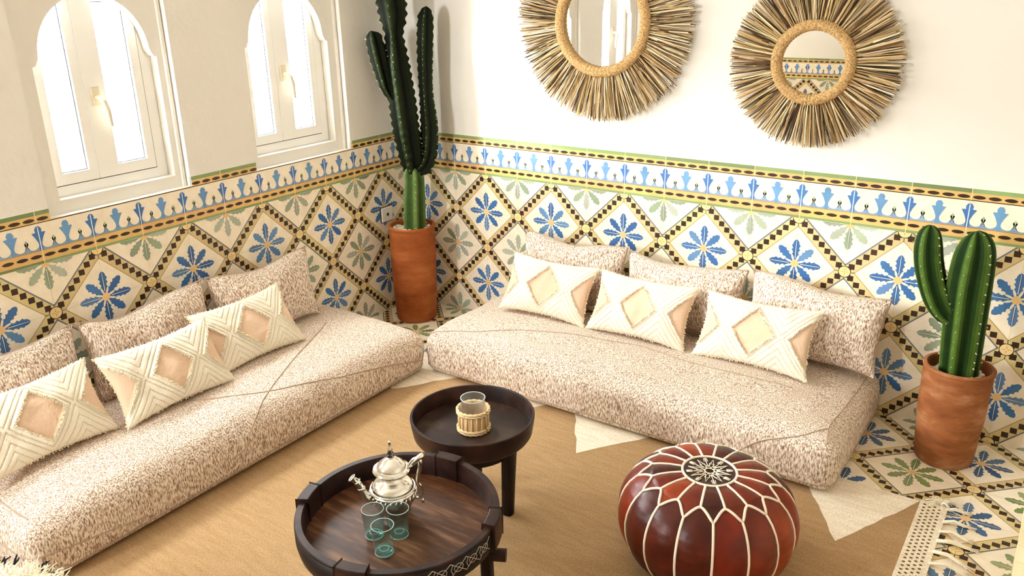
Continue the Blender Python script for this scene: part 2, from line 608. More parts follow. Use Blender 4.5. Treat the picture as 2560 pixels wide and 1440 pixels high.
def frieze(add, i0, i1, r):
    """v runs 0..1 upward; one tile per unit of u"""
    def rect(layer, x0, x1, y0, y1, c):
        add(layer, [(x0, y0), (x1, y0), (x1, y1), (x0, y1)], c)
    lily = [(-0.02, 0.26), (0.02, 0.26), (0.035, 0.40), (0.07, 0.50), (0.125, 0.585), (0.085, 0.60), (0.055, 0.605), (0.062, 0.665), (0.03, 0.715), (-0.03, 0.715), (-0.062, 0.665), (-0.055, 0.605), (-0.085, 0.60), (-0.125, 0.585), (-0.07, 0.50), (-0.035, 0.40)]
    for i in range(i0, i1):
        rect(1, i, i + 1, 0, 0.05, vary(T_GREEN_EDGE, r, 0.25))
        rect(1, i, i + 1, 0.05, 0.245, vary(T_YEL, r, 0.05))
        rect(1, i, i + 1, 0.77, 0.92, vary(T_YEL, r, 0.05))
        rect(1, i, i + 1, 0.92, 1.0, vary(T_GREEN_EDGE, r, 0.25))
        rect(1, i, i + 1, 0.245, 0.262, rgb(188, 142, 84))
        rect(1, i, i + 1, 0.77, 0.785, rgb(188, 142, 84))
        for vv in (0.15, 0.845):
            for k in range(4):
                cx = i + 0.125 + 0.25 * k
                add(2, [(cx + 0.105 * math.copysign(abs(math.cos(a)) ** 1.2, math.cos(a)), vv + 0.036 * math.sin(a)) for a in [m * math.pi / 7 for m in range(14)]], vary(T_DARK, r, 0.25))
    for n in range(2 * i0, 2 * i1 + 1):
        cx = n * 0.5
        seam = n % 2 == 0
        c = vary(rgb(66, 116, 178) if seam else rgb(106, 150, 196), r, 0.12)
        pale = vary(rgb(134, 164, 196), r, 0.08)
        # bulb, arms and stem as convex pieces
        add(3, [lily[k] for k in (8, 9, 10, 11, 6, 7)] and [(cx + p[0], p[1]) for p in ((-0.03, 0.715), (-0.062, 0.665), (-0.055, 0.605), (0.055, 0.605), (0.062, 0.665), (0.03, 0.715))], c)
        add(3, [(cx + p[0], p[1]) for p in ((-0.055, 0.605), (-0.125, 0.60), (-0.07, 0.50), (0.07, 0.50), (0.125, 0.60), (0.055, 0.605))], c)
        add(3, [(cx + p[0], p[1]) for p in ((-0.07, 0.50), (-0.032, 0.40), (0.032, 0.40), (0.07, 0.50))], c)
        add(3, [(cx + p[0], p[1]) for p in ((-0.032, 0.40), (-0.035, 0.262), (0.035, 0.262), (0.032, 0.40))], c)
        # scalloped foot: blue ground with two white discs cut into it on each side
        add(1, [(cx, 0.262), (cx + 0.5, 0.262), (cx + 0.5, 0.375), (cx, 0.375)], pale)
        for uu in (0.135, 0.365):
            add(2, [(cx + uu + 0.112 * math.cos(a), 0.395 + 0.108 * math.sin(a)) for a in [m * math.pi / 9 for m in range(18)]], T_CREAM)
        add(2, [(cx + p[0], p[1]) for p in ((0.195, 0.30), (0.235, 0.375), (0.265, 0.375), (0.305, 0.30))], pale)
        add(2, [(cx + p[0], p[1]) for p in ((0.235, 0.375), (0.21, 0.43), (0.25, 0.50), (0.29, 0.43), (0.265, 0.375))], vary(rgb(170, 184, 150), r, 0.1))
        if seam:
            add(4, [(cx + p[0], p[1]) for p in ((-0.008, 0.262), (0.008, 0.262), (0.008, 0.70), (-0.008, 0.70))], T_WHITE)


LAYER = 0.00022


def tiled_panel(name, to3d, normal, u0, v0, u1, v1, off_u, scale_u, scale_v, v_base, parts, seed, rects=None):
    """parts: list of pattern callables; rects: clipping rectangles in metres (u,v)"""
    r = random.Random(seed)
    polys = []

    def add(layer, poly, c):
        polys.append((layer, poly, c))
    for fn in parts:
        fn(add, r)
    mb = MB()
    nrm = Vector(normal)
    for (x0, y0, x1, y1) in rects or [(u0, v0, u1, v1)]:
        cx0, cy0 = (x0 - off_u) / scale_u, (y0 - v_base) / scale_v
        cx1, cy1 = (x1 - off_u) / scale_u, (y1 - v_base) / scale_v

        def emit(layer, poly, c):
            q = clip(poly, cx0, cy0, cx1, cy1)
            if not q:
                return
            pts = [Vector(to3d(off_u + p[0] * scale_u, v_base + p[1] * scale_v)) + nrm * (layer * LAYER) for p in q]
            n = Vector((0, 0, 0))
            for k in range(len(pts)):
                n += (pts[k] - pts[0]).cross(pts[(k + 1) % len(pts)] - pts[0])
            if n.length < 1e-9:
                return
            if n.dot(nrm) < 0:
                pts.reverse()
            mb.face(pts, c)
        emit(0, [(cx0, cy0), (cx1, cy0), (cx1, cy1), (cx0, cy1)], T_CREAM)
        for layer, poly, c in polys:
            emit(layer, poly, c)
    return mb


def grout(i0, i1, j0, j1):
    def fn(add, r):
        for i in range(i0, i1 + 1):
            add(1, [(i - 0.006, j0), (i + 0.006, j0), (i + 0.006, j1), (i - 0.006, j1)], T_GROUT)
        for j in range(j0, j1 + 1):
            add(1, [(i0, j - 0.006), (i1, j - 0.006), (i1, j + 0.006), (i0, j + 0.006)], T_GROUT)
    return fn


RM_X, RM_Y, RM_Z = 4.4, -5.0, 2.85
OFF_R, OFF_L = 0.3405, 0.6053         # tile seams against the room corner
T_BACK = 0.008                        # thickness of the tile cladding


def cladding(name, to3d, normal, u0, u1, off, field_i, seed, notches=()):
    """diamond field and frieze of one wall as a single trim object"""
    f0 = math.floor((u0 - off) / TS) - 1
    f1 = math.ceil((u1 - off) / TS) + 1
    par = field_i
    mb = tiled_panel(name, to3d, normal, u0, 0, u1, H0, off - par * TS, TS, TZ, H0,
                     [grout(f0, f1 + 1, -4, 0), lambda add, r: diamond_field(add, f0, f1 + 2, -4, 0, r)], seed,
                     [(u0, 0, u1, H0)])
    zc = 0.945
    rects = [(u0, H0, u1, zc)]
    x = u0
    for (n0, n1) in sorted(notches):
        rects.append((x, zc, n0, H1))
        x = n1
    rects.append((x, zc, u1, H1))
    mb2 = tiled_panel(name, to3d, normal, u0, H0, u1, H1, off, TS, TF, H0,
                      [lambda add, r: frieze(add, f0, f1, r),
                       lambda add, r: [add(2, [(i - 0.007, 0), (i + 0.007, 0), (i + 0.007, 1), (i - 0.007, 1)], T_GROUT) for i in range(f0, f1)]],
                      seed + 1, rects)
    n = len(mb.v)
    mb.v += mb2.v
    mb.f += [tuple(k + n for k in f) for f in mb2.f]
    mb.c += mb2.c
    # body of the cladding: top edges and back
    nr = Vector(normal)
    segs = []
    x = u0
    for (n0, n1) in sorted(notches):
        segs += [(x, n0, H1), (n0, n1, zc)]
        x = n1
    segs.append((x, u1, H1))
    for k, (a, b, h) in enumerate(segs):
        A, B = Vector(to3d(a, h)), Vector(to3d(b, h))
        mb.face([A, B, B - nr * T_BACK, A - nr * T_BACK], T_WHITE)
        if k + 1 < len(segs):
            h2 = segs[k + 1][2]
            C0, C1 = Vector(to3d(b, h)), Vector(to3d(b, h2))
            mb.face([C0, C1, C1 - nr * T_BACK, C0 - nr * T_BACK], T_WHITE)
    return tag(mb.build(name, M_TILE, colors=True), kind='structure')


# ------------------------------------------------------------------ the room
# floor: same lattice, seams line up with the right wall
r_ = random.Random(3)
G_WALL, B_WALL = list(GREENS), list(BLUES)
BLUES[:] = [rgb(70, 104, 142), rgb(92, 120, 152), rgb(60, 92, 132)]
GREENS[:] = [rgb(128, 144, 90), rgb(112, 134, 76), rgb(146, 158, 112)]      # stronger on the floor
fl = tiled_panel('floor', lambda u, w: (u, w, 0.0), (0, 0, 1), 0, RM_Y, RM_X, 0, OFF_R - TS, TS, TS, 0.017 - 30 * TS,
                 [grout(-2, 23, 3, 30), lambda add, r: diamond_field(add, -2, 23, 3, 30, r)], 11,
                 [(0.0, RM_Y, RM_X, 0.0)])
o = fl.build('floor', M_TILE, colors=True)
tag(o, kind='structure')
GREENS[:] = G_WALL
BLUES[:] = B_WALL

PW = 0.30        # half width of the recessed panel
PX = -0.04       # depth of the recessed panel
FX = -0.085      # depth of the window frame
WT = -0.24       # outer face of the wall
S0, SPR, AR = 0.995, 1.478, 0.218
PT = 1.98
notch = [(-y - PW, -y + PW) for y in PANEL_Y]

cladding('trim_1', lambda u, w: (u, 0.0, w), (0, -1, 0), 0.0, RM_X, OFF_R, 1, 21)
cladding('trim_2', lambda u, w: (0.0, -u, w), (1, 0, 0), 0.0, -RM_Y, OFF_L, 0, 31, notch)
cladding('trim_3', lambda u, w: (u, RM_Y, w), (0, 1, 0), 0.0, RM_X, OFF_R, 0, 41)

# right wall (behind the mirrors)
mb = MB()
mb.box(-0.24, RM_X + 0.2, 0.004, 0.2, 0, RM_Z)
tag(mb.build('wall_right', M_PLASTER), kind='structure')
# wall behind the camera, pierced by the added fill-light opening
mb = MB()
for (a, b, c) in ((-0.24, DX0, 0), (DX1, RM_X + 0.2, 0), (DX0, DX1, DZ)):
    mb.box(a, b, RM_Y - 0.2, RM_Y - 0.004, c, RM_Z)
mb.box(DX0, DX1, RM_Y - 0.2, RM_Y - 0.004, 0, DZ0)
tag(mb.build('wall_back', M_PLASTER), kind='structure')
# wall opposite the windows
mb = MB()
mb.box(RM_X, RM_X + 0.2, RM_Y - 0.004, 0.004, 0, RM_Z)
tag(mb.build('wall_front', M_PLASTER), kind='structure')
mb = MB()
mb.box(-0.24, RM_X + 0.2, RM_Y - 0.2, 0.2, RM_Z, RM_Z + 0.15)
tag(mb.build('ceiling', M_CEIL), kind='structure')


def arch_profile(cy):
    """outline of the opening from lower left to lower right (y, z)"""
    h = 0.245
    pts = [(cy - h, S0), (cy - h, SPR), (cy - h + 0.012, SPR + 0.004), (cy - AR - 0.002, SPR + 0.026)]
    a0 = 175
    n = 26
    for k in range(n + 1):
        a = rad(a0 - (a0 - (180 - a0)) * k / n)
        pts.append((cy + AR * math.cos(a), SPR + 0.022 + (AR + 0.004) * math.sin(a)))
    pts += [(cy + AR + 0.002, SPR + 0.026), (cy + h - 0.012, SPR + 0.004), (cy + h, SPR), (cy + h, S0)]
    return pts


mb = MB()
xf = -0.004
# front face round the three recesses
ys = sorted([RM_Y] + [y - PW for y in PANEL_Y] + [y + PW for y in PANEL_Y] + [0.004])
zs = [0, 0.945, PT, RM_Z]
for a, b in zip(ys, ys[1:]):
    inside = any(abs((a + b) / 2 - y) < PW for y in PANEL_Y)
    for c, d in zip(zs, zs[1:]):
        if inside and c == 0.945:
            continue
        mb.face([(xf, a, c), (xf, b, c), (xf, b, d), (xf, a, d)])
for py, wy in zip(PANEL_Y, WINDOW_Y):
    a, b = py - PW, py + PW
    # recess sides
    mb.face([(xf, a, 0.945), (xf, a, PT), (PX, a, PT), (PX, a, 0.945)])
    mb.face([(xf, b, 0.945), (PX, b, 0.945), (PX, b, PT), (xf, b, PT)])
    mb.face([(xf, a, 0.945), (PX, a, 0.945), (PX, b, 0.945), (xf, b, 0.945)])
    mb.face([(xf, a, PT), (xf, b, PT), (PX, b, PT), (PX, a, PT)])
    # slim raised bead just inside the recess edge
    for s in (a + 0.012, b - 0.012):
        mb.box(PX, PX + 0.012, s - 0.006, s + 0.006, 0.945, PT)
    prof = arch_profile(wy)
    h = 0.245
    # recess plane with the arched hole
    mb.face([(PX, a, 0.945), (PX, wy - h, 0.945), (PX, wy - h, PT), (PX, a, PT)])
    mb.face([(PX, wy + h, 0.945), (PX, b, 0.945), (PX, b, PT), (PX, wy + h, PT)])
    mb.face([(PX, wy - h, 0.945), (PX, wy + h, 0.945), (PX, wy + h, S0), (PX, wy - h, S0)])
    top = prof[1:-1]
    for p, q in zip(top, top[1:]):
        mb.face([(PX, p[0], p[1]), (PX, q[0], q[1]), (PX, q[0], PT), (PX, p[0], PT)])
    # reveal
    for p, q in zip(prof, prof[1:] + prof[:1]):
        mb.face([(PX, p[0], p[1]), (FX, p[0], p[1]), (FX, q[0], q[1]), (PX, q[0], q[1])])
    # rectangular pocket behind the arch, where the window sits
    u0, u1, w0, w1 = wy - 0.27, wy + 0.27, 0.97, 1.80
    for p, q in zip(top, top[1:]):
        mb.face([(FX, p[0], p[1]), (FX, p[0], w1), (FX, q[0], w1), (FX, q[0], q[1])])
    for (c, d) in ((u0, wy - h), (wy + h, u1)):
        mb.face([(FX, c, w0), (FX, c, w1), (FX, d, w1), (FX, d, w0)])
    mb.face([(FX, u0, w0), (FX, u0, S0), (FX, u1, S0), (FX, u1, w0)])
    mb.face([(FX, u0, w0), (WT, u0, w0), (WT, u0, w1), (FX, u0, w1)])
    mb.face([(FX, u1, w0), (FX, u1, w1), (WT, u1, w1), (WT, u1, w0)])
    mb.face([(FX, u0, w0), (FX, u1, w0), (WT, u1, w0), (WT, u0, w0)])
    mb.face([(FX, u0, w1), (WT, u0, w1), (WT, u1, w1), (FX, u1, w1)])
# outside face with the three rectangular holes
ys = sorted([RM_Y - 0.2] + [y - 0.27 for y in WINDOW_Y] + [y + 0.27 for y in WINDOW_Y] + [0.2])
zs = [0, 0.97, 1.80, RM_Z]
for a, b in zip(ys, ys[1:]):
    inside = any(abs((a + b) / 2 - y) < 0.27 for y in WINDOW_Y)
    for c, d in zip(zs, zs[1:]):
        if not (inside and c == 0.97):
            mb.face([(WT, a, c), (WT, a, d), (WT, b, d), (WT, b, c)])
tag(mb.build('wall_left', M_PLASTER), kind='structure')


def frame_rect(mb, x0, x1, y0, y1, z0, z1, t):
    mb.box(x0, x1, y0, y0 + t, z0, z1)
    mb.box(x0, x1, y1 - t, y1, z0, z1)
    mb.box(x0, x1, y0 + t, y1 - t, z0, z0 + t)
    mb.box(x0, x1, y0 + t, y1 - t, z1 - t, z1)


def make_window(n, wy):
    w = tag(empty('window_%d' % n, (-0.11, wy, 0.97)), kind='structure')
    z = lambda q: q - 0.97
    m = MB()
    frame_rect(m, -0.04, 0.022, -0.268, 0.268, z(0.972), z(1.798), 0.031)
    m.box(-0.04, 0.022, -0.237, 0.237, z(1.003), z(1.034))
    m.box(-0.04, 0.022, 0.199, 0.237, z(1.034), z(1.767))
    m.box(-0.04, 0.022, -0.237, 0.199, z(1.737), z(1.767))
    m.build('frame', M_PVC, w)
    g = MB()
    frame_rect(g, -0.02, 0.0225, -0.237, 0.199, z(1.034), z(1.737), 0.0035)
    g.build('gasket', M_GASKET, w)
    # left sash and the wider right sash that carries the handle
    for (a, b, sl, sr, hd) in ((-0.2335, -0.052, 0.04, 0.036, False), (-0.049, 0.1955, 0.082, 0.036, True)):
        s = MB()
        x0, x1 = -0.03, 0.026
        zb, zt = z(1.0375), z(1.7335)
        s.box(x0, x1, a, a + sl, zb, zt)
        s.box(x0, x1, b - sr, b, zb, zt)
        s.box(x0, x1, a + sl, b - sr, zb, zb + 0.042)
        s.box(x0, x1, a + sl, b - sr, zt - 0.042, zt)
        so = s.build('sash', M_PVC, w)
        gk = MB()
        frame_rect(gk, 0.0, 0.0115, a + sl, b - sr, zb + 0.042, zt - 0.042, 0.003)
        gk.build('glazing_bead', M_GASKET, so)
        pn = MB()
        pn.box(-0.004, 0.002, a + sl, b - sr, zb + 0.042, zt - 0.042)
        pn.build('pane', M_PANE, so)
        if hd:
            h = MB()
            h.box(0.026, 0.036, a + 0.022, a + 0.052, z(1.315), z(1.385))
            h.tube([(0.036, a + 0.037, z(1.345)), (0.062, a + 0.037, z(1.345)), (0.072, a + 0.042, z(1.335)), (0.072, a + 0.052, z(1.30)), (0.070, a + 0.058, z(1.235))], [0.009, 0.009, 0.011, 0.011, 0.008], 10)
            h.build('handle', M_HANDLE, so, smooth=True, auto=40)
    return w


for n, wy in enumerate(WINDOW_Y):
    make_window(n + 1, wy)

# small white socket in the corner behind the tall pot
so = tag(empty('wall_socket', (0.0012, -0.195, 0.552)), 'small square white wall socket on the tiles beside the tall corner pot', 'socket')
mb = MB()
mb.box(0, 0.012, -0.043, 0.043, -0.04, 0.04)
pl = mb.build('cover_plate', M_PLATE, so)
mb = MB()
mb.box(-0.0002, 0.0075, -0.046, 0.046, -0.043, 0.043)
mb.build('shadow_gap', M_HOLE_SHADE, so)  # dark sheet wider than the plate, painting a shadow gap round it
bv = pl.modifiers.new('bevel', 'BEVEL')
bv.width = 0.004
bv.segments = 2
mb = MB()
mb.lathe([(0.0, 0.0), (0.008, 0.0), (0.009, 0.003), (0.0, 0.003)], 14)
h = mb.build('socket_hole', M_HOLE_SHADE, so)
h.rotation_euler = (0, rad(90), 0)
h.location = (0.012, 0, 0)


# ------------------------------------------------------------------ rug
RUG_T = 0.006
mb = MB()
C_RUG, C_CREAM = rgb(184, 152, 114), (1.0, 0.91, 0.76, 1)
RX0, RX1, RY0, RY1 = 0.05, 2.80, -4.2, -0.57
mb.box(RX0, RX1, RY0, RY1, 0.001, RUG_T, C_RUG)
rr = random.Random(5)


def ragged(p, q, n, amp):
    out = []
    for k in range(n):
        t = k / n
        out.append((p[0] + (q[0] - p[0]) * t + rr.uniform(-amp, amp), p[1] + (q[1] - p[1]) * t + rr.uniform(-amp, amp)))
    return out


for k in range(5):
    tx = 0.683 + 0.485 * k
    if k == 4:
        tx -= 0.005
    lft, rgt, tip = (max(tx - 0.235, RX0), -0.5701), (min(tx + 0.27, 2.799), -0.5701), (tx, -0.955)
    loop = ragged(lft, tip, 9, 0.005) + ragged(tip, rgt, 9, 0.005) + [rgt]
    loop = [(min(max(x, RX0), 2.799), min(y, -0.5701)) for x, y in loop]
    # fan from the middle of the base keeps the pieces convex
    c = ((lft[0] + rgt[0]) / 2, -0.5701)
    for a, b in zip(loop, loop[1:]):
        mb.face([(c[0], c[1], RUG_T + 0.0006), (a[0], a[1], RUG_T + 0.0006), (b[0], b[1], RUG_T + 0.0006)], C_CREAM)
rug = tag(empty('rug', (0, 0, 0)), 'large flat tan rug with cream zigzag border and fringed end on the tiled floor', 'rug')
mb.build('woven_field', M_RUG, rug, colors=True)
# woven end band with rows of dark eyelets
mb = MB()
mb.box(RX1, RX1 + 0.085, RY0, RY1 + 0.01, 0.001, RUG_T + 0.001, C_CREAM)
yy = RY1 - 0.012
row = 0
while yy > -2.2:
    for c in range(4):
        cx = RX1 + 0.016 + c * 0.0155
        yo = yy - (0.0105 if c % 2 else 0)
        mb.face([(cx + 0.0050 * math.cos(t), yo + 0.0046 * math.sin(t), RUG_T + 0.0016) for t in [m * math.pi / 4 for m in range(8)]], rgb(128, 100, 64))
    yy -= 0.021
mb.build('end_band', M_RUG, rug, colors=True)
# knotted fringe
yy = RY1 - 0.005
while yy > -1.7:
    mb = MB()
    ln = rr.uniform(0.06, 0.13)
    dy = rr.uniform(-0.045, 0.03)
    for s in range(10):
        ox = rr.uniform(-0.007, 0.007)
        e = (RX1 + 0.083 + ln * rr.uniform(0.8, 1.1), yy + dy + rr.uniform(-0.016, 0.016), 0.004 + rr.uniform(0, 0.006))
        mb.tube([(RX1 + 0.08, yy + ox, 0.006), (RX1 + 0.083 + ln * 0.35, yy + ox * 0.4 + dy * 0.2, 0.012 + rr.uniform(0, 0.01)), (RX1 + 0.083 + ln * 0.7, yy + dy * 0.6 + ox, 0.009), e], [0.0022, 0.002, 0.0018, 0.0012], 5)
    mb.build('tassel', M_WOOL, rug, smooth=True)
    yy -= rr.uniform(0.05, 0.085)
# tuft of loose yarn at the corner of the rug
mb = MB()
for s in range(26):
    a = rr.uniform(0, 2 * math.pi)
    b = Vector((RX1 + 0.06, RY1 + 0.015, 0.008))
    d = Vector((math.cos(a), math.sin(a), 0)) * rr.uniform(0.015, 0.05)
    mb.tube([b, b + d * 0.5 + Vector((0, 0, 0.014)), b + d + Vector((0, 0, 0.003))], 0.002, 5)
mb.build('corner_tuft', M_WOOL, rug, smooth=True)


# ------------------------------------------------------------------ mattresses
MZ = 0.205     # edge height
CROWN = 0.042


def mattress_surface(lx, ly, seed):
    """puffed box, local origin at the centre of its foot"""
    R, RZ = 0.05, 0.062
    nx, ny, nz = 60, 28, 10
    mb = MB()
    rs = random.Random(seed)
    ofs = Vector((rs.uniform(0, 50), rs.uniform(0, 50), rs.uniform(0, 50)))

    def warp(p):
        x, y, z = p
        ix, iy = max(-lx / 2 + R, min(lx / 2 - R, x)), max(-ly / 2 + R, min(ly / 2 - R, y))
        iz = max(0.03, min(MZ - RZ, z))
        d = Vector((x - ix, y - iy, z - iz))
        base_ = Vector((ix, iy, iz))
        if d.length > 1e-6:
            m = max(abs(d.x) / R, abs(d.y) / R, (abs(d.z) / RZ if d.z > 0 else abs(d.z) / 0.03))
            e = Vector((d.x / R, d.y / R, d.z / RZ if d.z > 0 else d.z / 0.03))
            e = e.normalized() * m if e.length > 1e-6 else e
            d = Vector((e.x * R, e.y * R, e.z * RZ if e.z > 0 else e.z * 0.03))
        q = base_ + d
        u, v_ = 2 * x / lx, 2 * y / ly
        if z > MZ - 1e-6:
            q.z += CROWN * (1 - abs(u) ** 5) * (1 - abs(v_) ** 3)
        # bellied sides
        hz = q.z / MZ
        bel = 0.012 * math.sin(math.pi * min(max(hz, 0), 1))
        if abs(u) > 0.97:
            q.x += math.copysign(bel, u)
        if abs(v_) > 0.93:
            q.y += math.copysign(bel, v_)
        w = noise.noise(q * 3.2 + ofs) * 0.010 + noise.noise(q * 9 + ofs) * 0.004
        nrm = (d.normalized() if d.length > 1e-6 else Vector((0, 0, 1)))
        if q.z > 0.03:
            q += nrm * w
        q.z = max(q.z, 0.0)
        return q

    def sheet(f, a, b):
        mb.grid([[warp(f(i / a, j / b)) for i in range(a + 1)] for j in range(b + 1)], a + 1, b + 1)
    X = lambda t: -lx / 2 + lx * t
    Y = lambda t: -ly / 2 + ly * t
    sheet(lambda i, j: (X(i), Y(j), MZ), nx, ny)
    sheet(lambda i, j: (X(1 - i), Y(j), 0), nx, ny)
    sheet(lambda i, j: (X(i), Y(0), MZ * j), nx, nz)
    sheet(lambda i, j: (X(1 - i), Y(1), MZ * j), nx, nz)
    sheet(lambda i, j: (X(0), Y(1 - i), MZ * j), ny, nz)
    sheet(lambda i, j: (X(1), Y(i), MZ * j), ny, nz)
    return mb


def weld(o, d=0.0008):
    import bmesh
    bm = bmesh.new()
    bm.from_mesh(o.data)
    bmesh.ops.remove_doubles(bm, verts=bm.verts, dist=d)
    bmesh.ops.recalc_face_normals(bm, faces=bm.faces)
    bm.to_mesh(o.data)
    bm.free()
    o.data.polygons.foreach_set('use_smooth', [True] * len(o.data.polygons))


def seams_on(o, polylines, r=0.0024):
    """piping laid on the surface of o; polylines in o's local coordinates"""
    bvh = BVHTree.FromPolygons([v_.co.copy() for v_ in o.data.vertices], [tuple(p.vertices) for p in o.data.polygons])
    out = MB()
    for pl_ in polylines:
        pts = catmull([(p[0], p[1], p[2]) for p in pl_], 14)
        sn = []
        for p in pts:
            loc, nrm, _, _ = bvh.find_nearest(Vector(p))
            sn.append(loc + nrm * r * 0.35)
        out.tube(sn, r, 6)
    return out


def mattress(name, cx, cy, lx, ly, rz, fabric_m, label, seams, seed):
    t = tag(empty(name, (cx, cy, RUG_T if False else 0.0075), (0, 0, rz)), label, 'floor sofa', 'low floor mattresses along the two walls')
    o = mattress_surface(lx, ly, seed).build('mattress_cover', fabric_m, t)
    weld(o)
    # seams arrive in world coordinates
    inv = (Matrix.Translation((cx, cy, 0.0075)) @ Matrix.Rotation(rz, 4, 'Z')).inverted()
    seams_on(o, [[inv @ Vector(p) for p in s] for s in seams]).build('piping', M_PIPING, t, smooth=True)
    # hem along the foot
    hem = []
    for k in range(120):
        a = k / 120
        per = 2 * (lx + ly)
        s = a * per
        if s < lx:
            p = (-lx / 2 + s, -ly / 2)
        elif s < lx + ly:
            p = (lx / 2, -ly / 2 + s - lx)
        elif s < 2 * lx + ly:
            p = (lx / 2 - (s - lx - ly), ly / 2)
        else:
            p = (-lx / 2, ly / 2 - (s - 2 * lx - ly))
        hem.append((p[0], p[1], 0.035))
    hem.append(hem[0])
    seams_on(o, [hem], 0.0025).build('hem', M_PIPING, t, smooth=True)
    return t


RS = (0.70, 2.535, -0.72, -0.02)     # right mattress x0,x1,y0,y1
LS = (0.03, 0.69, -2.54, -0.715)
mattress('floor_sofa', (RS[0] + RS[1]) / 2, (RS[2] + RS[3]) / 2, RS[1] - RS[0], RS[3] - RS[2], 0, M_BOUCLE,
         'low streaked cream floor mattress along the wall under the two mirrors',
         [[(0.71, -0.70, 0.20), (0.953, -0.629, 0.24), (1.17, -0.528, 0.25), (1.399, -0.459, 0.25), (1.655, -0.427, 0.25), (1.955, -0.46, 0.25), (2.3, -0.44, 0.25)],
          [(2.50, -0.06, 0.22), (2.502, -0.217, 0.22), (2.492, -0.446, 0.22), (2.483, -0.601, 0.22), (2.50, -0.70, 0.20)],
          [(2.483, -0.62, 0.22), (2.42, -0.70, 0.215), (2.36, -0.72, 0.19), (2.264, -0.73, 0.14), (2.16, -0.73, 0.04)]], 1)
mattress('floor_sofa', (LS[0] + LS[1]) / 2, (LS[2] + LS[3]) / 2, LS[3] - LS[2], LS[1] - LS[0], rad(90), M_BOUCLE_L,
         'low streaked cream floor mattress along the wall under the arched windows',
         [[(0.30, -0.95, 0.25), (0.442, -1.222, 0.25), (0.605, -1.55, 0.235), (0.69, -1.71, 0.18), (0.70, -1.755, 0.12), (0.70, -1.83, 0.10)],
          [(0.42, -1.82, 0.25), (0.524, -1.70, 0.25), (0.605, -1.55, 0.235), (0.66, -1.38, 0.22), (0.69, -1.22, 0.19), (0.70, -0.95, 0.13), (0.70, -0.76, 0.075)],
          [(0.30, -2.51, 0.12), (0.5, -2.52, 0.12), (0.68, -2.50, 0.12), (0.70, -2.3, 0.09), (0.70, -2.15, 0.06)],
          [(0.05, -2.46, 0.20), (0.35, -2.49, 0.21), (0.62, -2.49, 0.20)]], 2)


# ------------------------------------------------------------------ cushions
def pillow_pt(u, v_, w, h, t, side, pinch, full):
    """u,v in -1..1; local x width, z height (0 at the foot seam), -y is the front"""
    eu, ev = 1 - u * u, 1 - v_ * v_
    x = w / 2 * u * (1 - pinch * ev * (u * u) ** 1.0)
    z = h / 2 * v_ * (1 - pinch * 1.3 * eu * (v_ * v_) ** 1.0)
    y = t / 2 * max(eu, 0) ** full * max(ev, 0) ** full
    return Vector((x, -y if side > 0 else y, z + h / 2))


def cheb(k, n, p=1.0):
    a = -1 + 2 * k / n
    return math.copysign(abs(math.sin(a * math.pi / 2)) ** p, a)


def back_cushion(loc, rot, w, h, t, label, seed):
    rs = random.Random(seed)
    ofs = Vector((rs.uniform(0, 99), rs.uniform(0, 99), 0))
    nu, nv = 56, 40
    mb = MB()
    sg_a, sg_b = rs.uniform(-0.5, 0.5), rs.uniform(0.010, 0.018)

    def sag(u, v_):
        """the top edge sinks a little off centre"""
        return -sg_b * max(0.0, v_) ** 2 * math.exp(-((u - sg_a) / 0.45) ** 2)
    for side in (1, -1):
        rows = []
        for j in range(nv + 1):
            row_ = []
            for i in range(nu + 1):
                u, v_ = cheb(i, nu), cheb(j, nv)
                p = pillow_pt(u, v_, w, h, t, side, 0.07, 0.42)
                e = (1 - u ** 4) * (1 - v_ ** 4)
                q = noise.noise(p * 7 + ofs) * 0.014 * e
                # creases that run in from the corners
                c = (1 - abs(abs(u) - abs(v_))) ** 8 * (abs(u * v_)) * 0.012
                p.y += (-1 if side > 0 else 1) * (q - c)
                p.z += noise.noise(p * 4 + ofs * 2) * 0.022 + sag(u, v_)
                p.x += noise.noise(p * 4 + ofs * 3) * 0.010
                row_.append(p)
            rows.append(row_ if side > 0 else row_[::-1])
        mb.grid(rows, nu + 1, nv + 1)
    t_ = tag(empty('back_cushion', loc, rot), label, 'cushion', 'streaked back cushions')
    o = mb.build('cushion_cover', M_BOUCLE, t_)
    weld(o, 0.0012)
    edge = []
    for k in range(4 * 24):
        s, f = divmod(k, 24)
        a = cheb(f, 24)
        u, v_ = ((a, -1), (1, a), (-a, 1), (-1, -a))[s]
        p = pillow_pt(u, v_, w, h, t, 1, 0.07, 0.42)
        p.z += noise.noise(p * 4 + ofs * 2) * 0.022 + sag(u, v_)
        p.x += noise.noise(p * 4 + ofs * 3) * 0.010
        edge.append(p)
    m2 = MB()
    m2.tube(edge, 0.004, 6, closed=True)
    m2.build('piping', M_PIPING, t_, smooth=True)
    return t_


C_TAN, C_IVORY, C_GROOVE_SHADE = rgb(226, 196, 168), rgb(241, 232, 213), rgb(216, 202, 176)  # groove tone paints the shade of the tufting lines into the cover
GROOVES = (-0.11, 0.06, 0.32, 0.56, 0.78)


